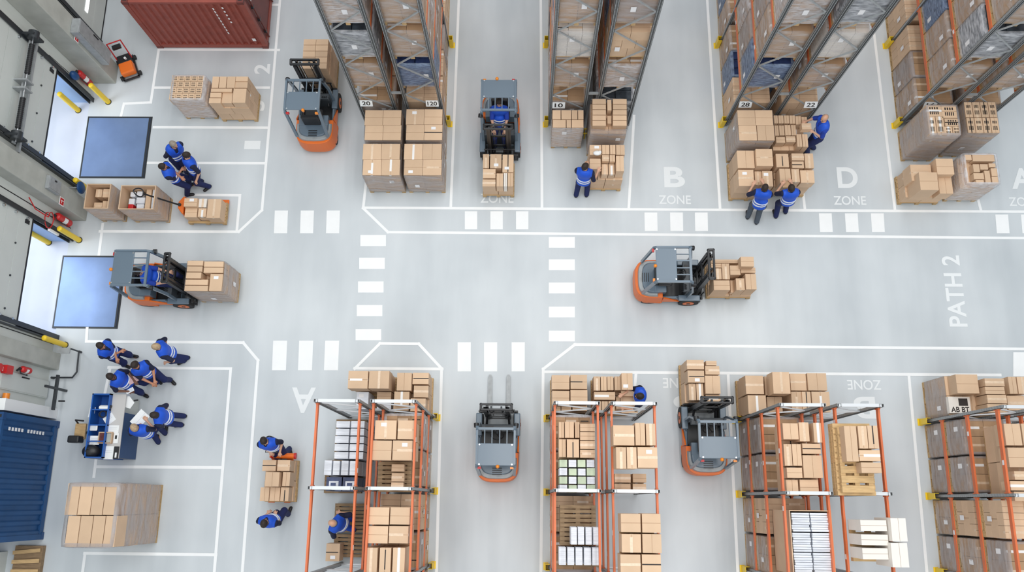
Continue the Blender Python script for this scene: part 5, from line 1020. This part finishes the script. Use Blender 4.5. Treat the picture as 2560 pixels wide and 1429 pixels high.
class SDF:
    """field on a grid; each limb only touches its own neighbourhood"""
    def __init__(s, lo, hi, h):
        s.h = h; s.lo = np.array(lo, float); n = np.ceil((np.array(hi) - s.lo) / h).astype(int) + 1; s.n = n; s.f = np.full(n, 1.0)
    def win(s, lo, hi):
        a = np.clip(np.floor((np.array(lo) - s.lo) / s.h).astype(int), 0, s.n); b = np.clip(np.ceil((np.array(hi) - s.lo) / s.h).astype(int) + 1, 0, s.n)
        g = [s.lo[d] + np.arange(a[d], b[d]) * s.h for d in range(3)]; return (slice(a[0], b[0]), slice(a[1], b[1]), slice(a[2], b[2])), np.meshgrid(*g, indexing='ij')
    def join(s, sl, d, k):
        f = s.f[sl]
        if k <= 0: s.f[sl] = np.minimum(f, d); return
        hh = np.maximum(k - np.abs(f - d), 0) / k; s.f[sl] = np.minimum(f, d) - hh * hh * k * 0.25
    def cap(s, a, b, ra, rb, k=0.02, infl=0.0):
        a = np.array(a, float); b = np.array(b, float); ra += infl; rb += infl; R_ = max(ra, rb) + k + 0.03
        sl, (X, Y, Z) = s.win(np.minimum(a, b) - R_, np.maximum(a, b) + R_); d = b - a; L2 = max(1e-9, d @ d)
        t = np.clip(((X - a[0]) * d[0] + (Y - a[1]) * d[1] + (Z - a[2]) * d[2]) / L2, 0, 1)
        D = np.sqrt((X - a[0] - t * d[0]) ** 2 + (Y - a[1] - t * d[1]) ** 2 + (Z - a[2] - t * d[2]) ** 2) - (ra + (rb - ra) * t); s.join(sl, D, k)
    def ell(s, c, r, Mx, k=0.02, infl=0.0):
        c = np.array(c, float); r = np.array(r, float) + infl; R_ = r.max() + k + 0.03; sl, (X, Y, Z) = s.win(c - R_, c + R_)
        q = [(X - c[0]) * Mx[i][0] + (Y - c[1]) * Mx[i][1] + (Z - c[2]) * Mx[i][2] for i in range(3)]
        k0 = np.sqrt(sum((q[i] / r[i]) ** 2 for i in range(3))); k1 = np.sqrt(sum((q[i] / r[i] ** 2) ** 2 for i in range(3))) + 1e-9; s.join(sl, k0 * (k0 - 1) / k1, k)
    def cut(s, p, n):   # keep the side where (x-p).n < 0
        g = [s.lo[d] + np.arange(s.n[d]) * s.h for d in range(3)]; D = ((g[0] - p[0]) * n[0])[:, None, None] + ((g[1] - p[1]) * n[1])[None, :, None] + ((g[2] - p[2]) * n[2])[None, None, :]; s.f = np.maximum(s.f, D)
    def carve(s, a, b, r):
        a = np.array(a); b = np.array(b); sl, (X, Y, Z) = s.win(np.minimum(a, b) - r - 0.05, np.maximum(a, b) + r + 0.05); d = b - a; L2 = d @ d
        t = np.clip(((X - a[0]) * d[0] + (Y - a[1]) * d[1] + (Z - a[2]) * d[2]) / L2, 0, 1); D = np.sqrt((X - a[0] - t * d[0]) ** 2 + (Y - a[1] - t * d[1]) ** 2 + (Z - a[2] - t * d[2]) ** 2); s.f[sl] = np.maximum(s.f[sl], r - D)
    def obj(s, name, m, parent, loc):
        V, Qa = surface_nets(s.f, s.lo, s.h)
        if not len(Qa): return None
        me = bpy.data.meshes.new(name); me.from_pydata(V.tolist(), [], Qa.tolist()); me.materials.append(M[m]); me.polygons.foreach_set('use_smooth', [True] * len(me.polygons)); me.update()
        o = bpy.data.objects.new(name, me); C.objects.link(o); o.parent = parent; return o
def person(label, feet, head, face, hands, skin='skin', hair='hair_dark', trousers='trousers', shirt='shirt', bald=False, look=None, zfoot=0.0, seated=None, group=None, pel=0.35, hz=1.63, twist=0):
    """feet: two world xy; head: world xy at height hz; face: heading in degrees; hands: two (forward, left, up) points relative to the mid feet, or None for hanging"""
    fa, fb = [np.array(f, float) for f in feet]; B = (fa + fb) / 2; Hd = np.array(head, float); th = math.radians(face); fw = np.array([math.cos(th), math.sin(th), 0]); lf = np.array([-math.sin(th), math.cos(th), 0]); up = np.array([0, 0, 1.0])
    t = thing('person', label, 'person', (B[0], B[1], zfoot), 0, group); H2 = Hd - B; v3 = lambda xy, z: np.array([xy[0], xy[1], z])
    hz0 = hz; dh = np.linalg.norm(H2); hz = hz - 0.0
    if seated: pelv = v3(H2 * 0.1, seated[0]); chest = v3(H2 * 0.6, seated[0] + 0.36)
    else: pelv = v3(H2 * pel, 0.93 - 0.06 * dh); chest = v3(H2 * (0.72 if dh > 0.3 else 0.6), hz * 0.79)
    headc = v3(H2, hz); neck = chest + (headc - chest) * 0.45 + up * 0.0; spine = chest - pelv; sn = spine / np.linalg.norm(spine)
    tw = math.radians(twist); lfs = lf * math.cos(tw) - fw * math.sin(tw); fws = fw * math.cos(tw) + lf * math.sin(tw)
    shl = [neck - sn * 0.055 + lfs * s * 0.185 for s in (1, -1)]; hip = [pelv + lf * s * 0.095 - up * 0.03 for s in (1, -1)]
    F2 = [v3(f - B, 0.0) for f in (fa, fb)]
    if np.dot(F2[0], lf) < np.dot(F2[1], lf): F2 = F2[::-1]
    legs = []
    for i, s in enumerate((1, -1)):
        an = F2[i] + up * 0.085
        if seated: kn = hip[i] + fw * 0.42 + up * 0.02 + lf * s * 0.05; an = kn - up * 0.40 + fw * 0.06
        else:
            d = an - hip[i]; L_ = np.linalg.norm(d); l = 0.44; off = math.sqrt(max(0.0004, l * l - (L_ / 2) ** 2)); off = min(off, 0.25); ax = fw - d * (fw @ d) / (d @ d); kn = hip[i] + d * 0.5 + ax / np.linalg.norm(ax) * off
        legs.append((hip[i], kn, an))
    arms = []
    for i, s in enumerate((1, -1)):
        sh = shl[i]; hp = hands[i]
        wr = (sh - up * 0.50 + lf * s * 0.10 + fw * 0.10) if hp is None else v3(np.array(P(*hp[1:])) - B, hp[3]) if hp[0] == 'at' else fw * hp[0] + lf * hp[1] + up * hp[2]
        d = wr - sh; L_ = np.linalg.norm(d)
        if L_ > 0.53: wr = sh + d / L_ * 0.53; d = wr - sh; L_ = 0.53
        off = math.sqrt(max(0.0004, 0.275 ** 2 - (L_ / 2) ** 2)); pole = -up * 0.8 + lf * s * 0.5 - fw * 0.35; ax = pole - d * (pole @ d) / (d @ d); el = sh + d * 0.5 + ax / np.linalg.norm(ax) * off
        arms.append((sh, el, wr))
    allp = [headc + up * 0.16, headc - fw * 0.1] + [p for l in legs for p in l] + [p for a in arms for p in a] + [F2[0], F2[1]]
    lo = np.min(allp, 0) - 0.32; hi = np.max(allp, 0) + 0.32; lo[2] = min(lo[2], -0.03) if not seated else lo[2]
    look_v = fw if look is None else np.array([math.cos(math.radians(look)), math.sin(math.radians(look)), 0]); tilt = (up * 0.92 + (look_v * 0.25)); tilt /= np.linalg.norm(tilt); fl = look_v - tilt * (look_v @ tilt); fl /= np.linalg.norm(fl); sd = np.cross(tilt, fl)
    HM = [fl, sd, tilt]; TM = [fws, lfs, sn]
    def torso(S, infl, k=0.05):
        S.ell(chest + sn * 0.06, (0.125, 0.185, 0.21), TM, k, infl); S.ell(pelv + sn * 0.16, (0.115, 0.155, 0.17), TM, k, infl); S.ell(pelv, (0.125, 0.165, 0.13), [fw, lf, up], k, infl)
        for q in shl: S.cap(neck - sn * 0.03, q, 0.06, 0.068, 0.04, infl)
    def hand_pts(i):
        sh, el, wr = arms[i]; d = (wr - el); d /= np.linalg.norm(d); sdv = np.cross(d, up); n_ = np.linalg.norm(sdv); sdv = sdv / n_ if n_ > 0.1 else lf.copy(); pn = np.cross(sdv, d); return wr, d, sdv * (1 if i == 0 else -1), -pn if pn[2] > 0 else pn
    # body
    S = SDF(lo, hi, 0.0125); torso(S, 0.0); S.cap(neck - sn * 0.03, headc - tilt * 0.04, 0.058, 0.052, 0.03)
    S.ell(headc + tilt * 0.015 - fl * 0.008, (0.098, 0.076, 0.112), HM, 0.01); S.ell(headc - tilt * 0.055 + fl * 0.022, (0.068, 0.056, 0.068), HM, 0.03)
    S.cap(headc + fl * 0.088 + tilt * 0.008, headc + fl * 0.106 - tilt * 0.024, 0.009, 0.014, 0.012)
    for s in (1, -1): S.ell(headc + sd * s * 0.078 - tilt * 0.008 - fl * 0.008, (0.02, 0.009, 0.03), HM, 0.006); S.cap(headc + fl * 0.083 + sd * s * 0.014 + tilt * 0.028, headc + fl * 0.07 + sd * s * 0.045 + tilt * 0.028, 0.008, 0.008, 0.01)
    for h_, k_, a_ in legs: S.cap(h_, k_, 0.088, 0.058, 0.04); S.cap(k_, a_, 0.057, 0.038, 0.02); S.cap(a_ - up * 0.04, a_ - up * 0.05 + fw * 0.14, 0.035, 0.028, 0.02)
    for i in (0, 1):
        sh, el, wr = arms[i]; S.cap(sh, el, 0.052, 0.040, 0.03); S.cap(el, wr, 0.040, 0.026, 0.02)
        w_, d, sv, pn = hand_pts(i); S.cap(w_, w_ + d * 0.075 + sv * 0.012, 0.026, 0.030, 0.015); S.cap(w_ + d * 0.03 - sv * 0.01, w_ + d * 0.075 - sv * 0.022, 0.024, 0.022, 0.012)
        for q, (o_, L_) in enumerate(((-0.030, 0.066), (-0.010, 0.076), (0.010, 0.072), (0.029, 0.056))):
            p0 = w_ + d * 0.085 + sv * o_; p1 = p0 + d * L_ * 0.5 + pn * 0.008 + sv * o_ * 0.2; p2 = p1 + (d * 0.75 + pn * 0.65) * L_ * 0.5; S.cap(p0, p1, 0.0105, 0.0095, 0.003); S.cap(p1, p2, 0.0095, 0.0085, 0.003)
        p0 = w_ + d * 0.03 - sv * 0.028; p1 = p0 + (d * 0.6 - sv * 0.75) * 0.042; S.cap(p0, p1, 0.0125, 0.011, 0.006); S.cap(p1, p1 + (d * 0.9 + pn * 0.3) * 0.032, 0.011, 0.0095, 0.003)
    S.obj('body', skin, t, None)
    # face details
    ey = MB()
    for s in (1, -1): p = headc + fl * 0.086 + sd * s * 0.032 + tilt * 0.012; ey.ball(tuple(p), 0.010, n=8)
    ey.build('eyes', 'eye', t); S = SDF(headc - 0.16, headc + 0.16, 0.006); S.cap(headc + fl * 0.084 - tilt * 0.055 + sd * 0.018, headc + fl * 0.084 - tilt * 0.055 - sd * 0.018, 0.008, 0.008, 0.0); S.obj('mouth', 'lip', t, None)
    # hair
    S = SDF(headc - 0.2, headc + 0.2, 0.011); S.ell(headc + tilt * 0.018 - fl * 0.012, (0.106, 0.086, 0.118), HM, 0.0)
    if bald: S.cut(headc + tilt * 0.035, tilt); S.cut(headc - fl * 0.01 - tilt * 0.0, fl); S.cut(headc - tilt * 0.06, -tilt)
    else: S.cut(headc + fl * 0.062 + tilt * 0.05, fl * 0.85 - tilt * 0.5); S.cut(headc - tilt * 0.045 - fl * 0.02, -tilt * 0.9 + fl * 0.45)
    S.obj('hair', hair, t, None)
    # trousers, shirt, vest, bands, shoes
    S = SDF(lo, hi, 0.017); S.ell(pelv, (0.125, 0.165, 0.13), [fw, lf, up], 0.03, 0.016); S.ell(pelv + sn * 0.1, (0.112, 0.152, 0.12), TM, 0.03, 0.014)
    for h_, k_, a_ in legs: S.cap(h_, k_, 0.092, 0.070, 0.04, 0.014); S.cap(k_, a_ + (up * -0.015), 0.068, 0.055, 0.03, 0.014)
    S.cut(pelv + sn * 0.14, sn); S.obj('trousers', trousers, t, None)
    S = SDF(lo, hi, 0.017); torso(S, 0.014)
    for sh, el, wr in arms: S.cap(sh, sh + (el - sh) * 0.86, 0.060, 0.056, 0.03, 0.008)
    S.cut(pelv + sn * 0.02, -sn); S.cut(neck + sn * 0.11, sn); S.carve(neck + sn * 0.03, headc, 0.064); S.obj('shirt', shirt, t, None)
    S = SDF(lo, hi, 0.015); torso(S, 0.030)
    S.cut(pelv + sn * (-0.04), -sn); S.cut(neck + sn * 0.12, sn); S.carve(neck + sn * 0.02, headc, 0.078); S.carve(neck + fws * 0.10 - sn * 0.06, neck + fws * 0.06 + sn * 0.1, 0.05)
    for i, s in enumerate((1, -1)): S.cut(shl[i] + lfs * s * 0.02, lfs * s)
    vs = S.f.copy(); S.obj('vest', 'vest', t, None)
    S2 = SDF(lo, hi, 0.012); torso(S2, 0.042)
    for i, s in enumerate((1, -1)): S2.cut(shl[i] + lfs * s * 0.025, lfs * s)
    keep = S2.f.copy()
    for off in (0.10, 0.21):
        S2.f = keep.copy(); S2.cut(pelv + sn * (off + 0.022), sn); S2.cut(pelv + sn * (off - 0.022), -sn); S2.obj('reflective_band', 'reflective', t, None)
    for i, (h_, k_, a_) in enumerate(legs):
        S = SDF(a_ - 0.25, a_ + 0.25, 0.014); dirn = fw + lf * (0.18 if i == 0 else -0.18); dirn /= np.linalg.norm(dirn); S.cap(a_ - up * 0.035 - fw * 0.03, a_ - up * 0.042 + dirn * 0.16, 0.050, 0.042, 0.02); S.cap(a_, a_ - up * 0.03, 0.048, 0.05, 0.02); S.cut(a_ - up * 0.083, -up); S.obj('shoe', 'shoe', t, None)
    return t
def Pf(*p): return P(*p, 0.0)
def Ph(x, y, z=1.63): return P(x, y, z)
G1 = None
person('grey-haired worker in blue vest, farthest of three by the upper dock plate', (Pf(468, 432), Pf(450, 418)), Ph(434, 361), -50, (( -.08, .1, .92), (-.08, -.1, .92)), hair='hair_grey', look=-30)
person('dark-haired worker in blue vest standing with his back to the rack aisle, hand at hip', (Pf(524, 468), Pf(505, 455)), Ph(466, 388), 215, ((.04, .27, .95), (.1, -.26, .93)), skin='skin', look=200)
person('dark-haired worker in blue vest with folded arms beside the pallet jack', (Pf(470, 488), Pf(476, 465)), Ph(407, 416), 15, ((.2, -.1, 1.16), (.22, .1, 1.1)), skin='skin_tan', look=10, pel=.45)
person('dark-haired worker in blue vest at the wall side of the standing group, arms crossed', (Pf(330, 890), Pf(312, 912)), Ph(252, 864), -15, ((.22, -.05, 1.08), (.22, .12, 1.02)), skin='skin_tan', look=-30)
person('sandy-haired worker in blue vest at the right of the group by the white line', (Pf(470, 895), Pf(462, 902)), Ph(390, 866), 200, ((.15, .2, 1.05), (.1, -.16, 1.0)), hair='hair_blond', look=190)
person('dark-haired worker in blue vest striding in the middle of the group', (Pf(398, 945), Pf(428, 950)), Ph(337, 912), -50, ((.26, .05, 1.1), (.28, -.06, 1.08)), skin='skin_tan', look=-110)
person('dark-skinned worker in blue vest holding a clipboard by the packing desk', (Pf(372, 955), Pf(358, 984)), Ph(277, 941), -20, (('at', 335, 950, 1.12), ('at', 320, 978, 1.05)), skin='skin_dark', look=-30)
person('short-haired worker in blue vest seen from above, facing the packing desk', (Pf(462, 1040), Pf(455, 1062)), Ph(386, 1037), 180, ((.22, .1, .95), (.1, -.22, .9)), look=180)
person('worker in blue vest reading papers at the packing desk, reddish hair', (Pf(415, 1082), Pf(398, 1104)), Ph(336, 1068), 95, (('at', 347, 1064, 1.18), ('at', 368, 1052, 1.2)), hair='hair_blond', look=120)
person('worker in blue vest pushing the loaded pallet jack from above', (Pf(725, 1122), Pf(705, 1128)), Ph(660, 1102), -80, (('at', 700, 1129, 1.0), ('at', 674, 1129, 1.02)), look=-70)
person('worker in blue vest pulling the loaded pallet jack from below', (Pf(722, 1284), Pf(700, 1302)), Ph(661, 1307), 80, (('at', 668, 1284, 1.0), ('at', 690, 1286, .98)), look=80)
person('bald worker in blue vest standing on planks inside the part empty low rack', (Pf(884, 1296), Pf(890, 1322)), Ph(838, 1306), 150, ((.2, .12, 1.1), (.2, -.22, 1.15)), bald=True, hair='hair_grey', trousers='vest', look=170, zfoot=0.29)
person('dark-haired worker in blue vest leaning over an open carton before the centre rack', (P(1594, 984), P(1592, 1004)), Ph(1599, 990, 1.5), 180, (('at', 1562, 1020, 1.16), ('at', 1558, 985, 1.16)), look=180, hz=1.5)
person('worker in blue vest reaching to the box stack below sign 10', (Pf(1440, 489), Pf(1466, 488)), Ph(1463, 416), 80, (('at', 1462, 412, 1.2), ('at', 1494, 430, 1.36)), look=50, trousers='trousers')
person('bald worker in blue vest placing a carton on the stack below sign 22', (Pf(2016, 384), Pf(2032, 372)), Ph(2061, 295), 190, (('at', 2034, 330, 1.2), ('at', 2016, 303, 1.24)), bald=True, hair='hair_grey', trousers='trousers', shirt='shirt_blue', look=215)
person('worker in blue vest and grey trousers leaning on the carton stack', (Pf(1868, 543), Pf(1890, 556)), Ph(1912, 469), 80, (('at', 1882, 464, 1.32), ('at', 1908, 458, 1.25)), trousers='trousers_grey', look=70)
person('worker in blue vest holding a dark folder over the carton stack', (Pf(1938, 541), Pf(1962, 530)), Ph(1978, 470), 95, (('at', 1954, 463, 1.34), ('at', 1979, 458, 1.32)), look=100)
person('seated driver in blue inside the forklift between the two tall racks', ((-0.73 + .1, 9.9), (-0.73 - .1, 9.9)), (-0.73, 10.2), -90, ((.3, .14, 1.22), (.3, -.14, 1.22)), seated=(1.03,), hz=1.72, shirt='shirt_blue')
person('seated driver in blue inside the forklift leaving the lower dock door', ((-9.48, 5.6), (-9.48, 5.4)), (-9.76, 5.5), 0, ((.3, .14, 1.22), (.3, -.14, 1.22)), seated=(1.03,), hz=1.72, shirt='shirt_blue')
def held(name, label, cat, px, z, b, rz=0): x, y = P(px[0], px[1], z); o = thing(name, label, cat, (x, y, z), math.radians(rz)); b(o); return o
held('papers', 'open white papers held by the worker at the packing desk', 'papers', (350, 1047), 1.2, lambda o: (MB().box(-.15, -.2, 0, -.002, .2, .01).build('left_page', 'white', o), MB().box(.002, -.2, 0, .15, .2, .01).build('right_page', 'white', o)), -38)
held('clipboard', 'pinkish clipboard held by the dark-skinned worker', 'clipboard', (335, 944), 1.12, lambda o: (MB().box(-.12, -.16, 0, .12, .16, .012).build('board', mat('pink_board', (206, 170, 170), .5), o), MB().box(-.04, .13, .012, .04, .16, .025).build('clip', 'chrome', o)), -60)
held('tablet', 'white tablet in the lower hand of the dark-skinned worker', 'tablet', (325, 976), 1.05, lambda o: (MB().box(-.1, -.05, 0, .1, .05, .012).build('case', 'white', o), MB().box(-.085, -.04, .012, .085, .04, .013).build('screen', 'light_steel', o)), 30)
held('folder', 'dark olive folder held open over the carton stack', 'folder', (1965, 461), 1.32, lambda o: (MB().box(-.1, -.1, 0, .1, .1, .015).build('cover', mat('olive_folder', (120, 112, 84), .6), o), MB().box(-.09, -.09, .015, .09, .09, .018).build('sheet', 'carton_dark', o)))
x, y = P(2016, 316, 1.3); carton(x, y, 1.12, .25, .17, .2, None, 'small carton lifted by the bald worker over the stack', None)
x, y = P(1572, 1006, 1.0); t = thing('open_carton', 'open carton with raised flaps being filled by the leaning worker', 'box', (x, y, .95)); MB().box(-.2, -.16, 0, .2, -.15, .14).box(-.2, .15, 0, .2, .16, .14).box(-.2, -.15, 0, -.19, .15, .14).box(.19, -.15, 0, .2, .15, .14).box(-.2, -.16, -.0, .2, .16, .01).build('walls', 'carton', t)
for s in (-1, 1): MB().beam((-.2, s * .16, .14), (.2, s * .16, .14), .01, .01).add([(-.2, s * .16, .14), (.2, s * .16, .14), (.2, s * .27, .19), (-.2, s * .27, .19)], [(0, 1, 2, 3)]).build('flap', 'carton', t)
held('smartphone_pad', 'black tablet held by the worker pushing the pallet jack', 'tablet', (678, 1128), 1.0, lambda o: (MB().box(-.14, -.03, 0, .16, .05, .02).build('case', 'black', o), MB().box(-.12, -.02, .02, .0, .04, .022).build('screen', 'light_steel', o)))
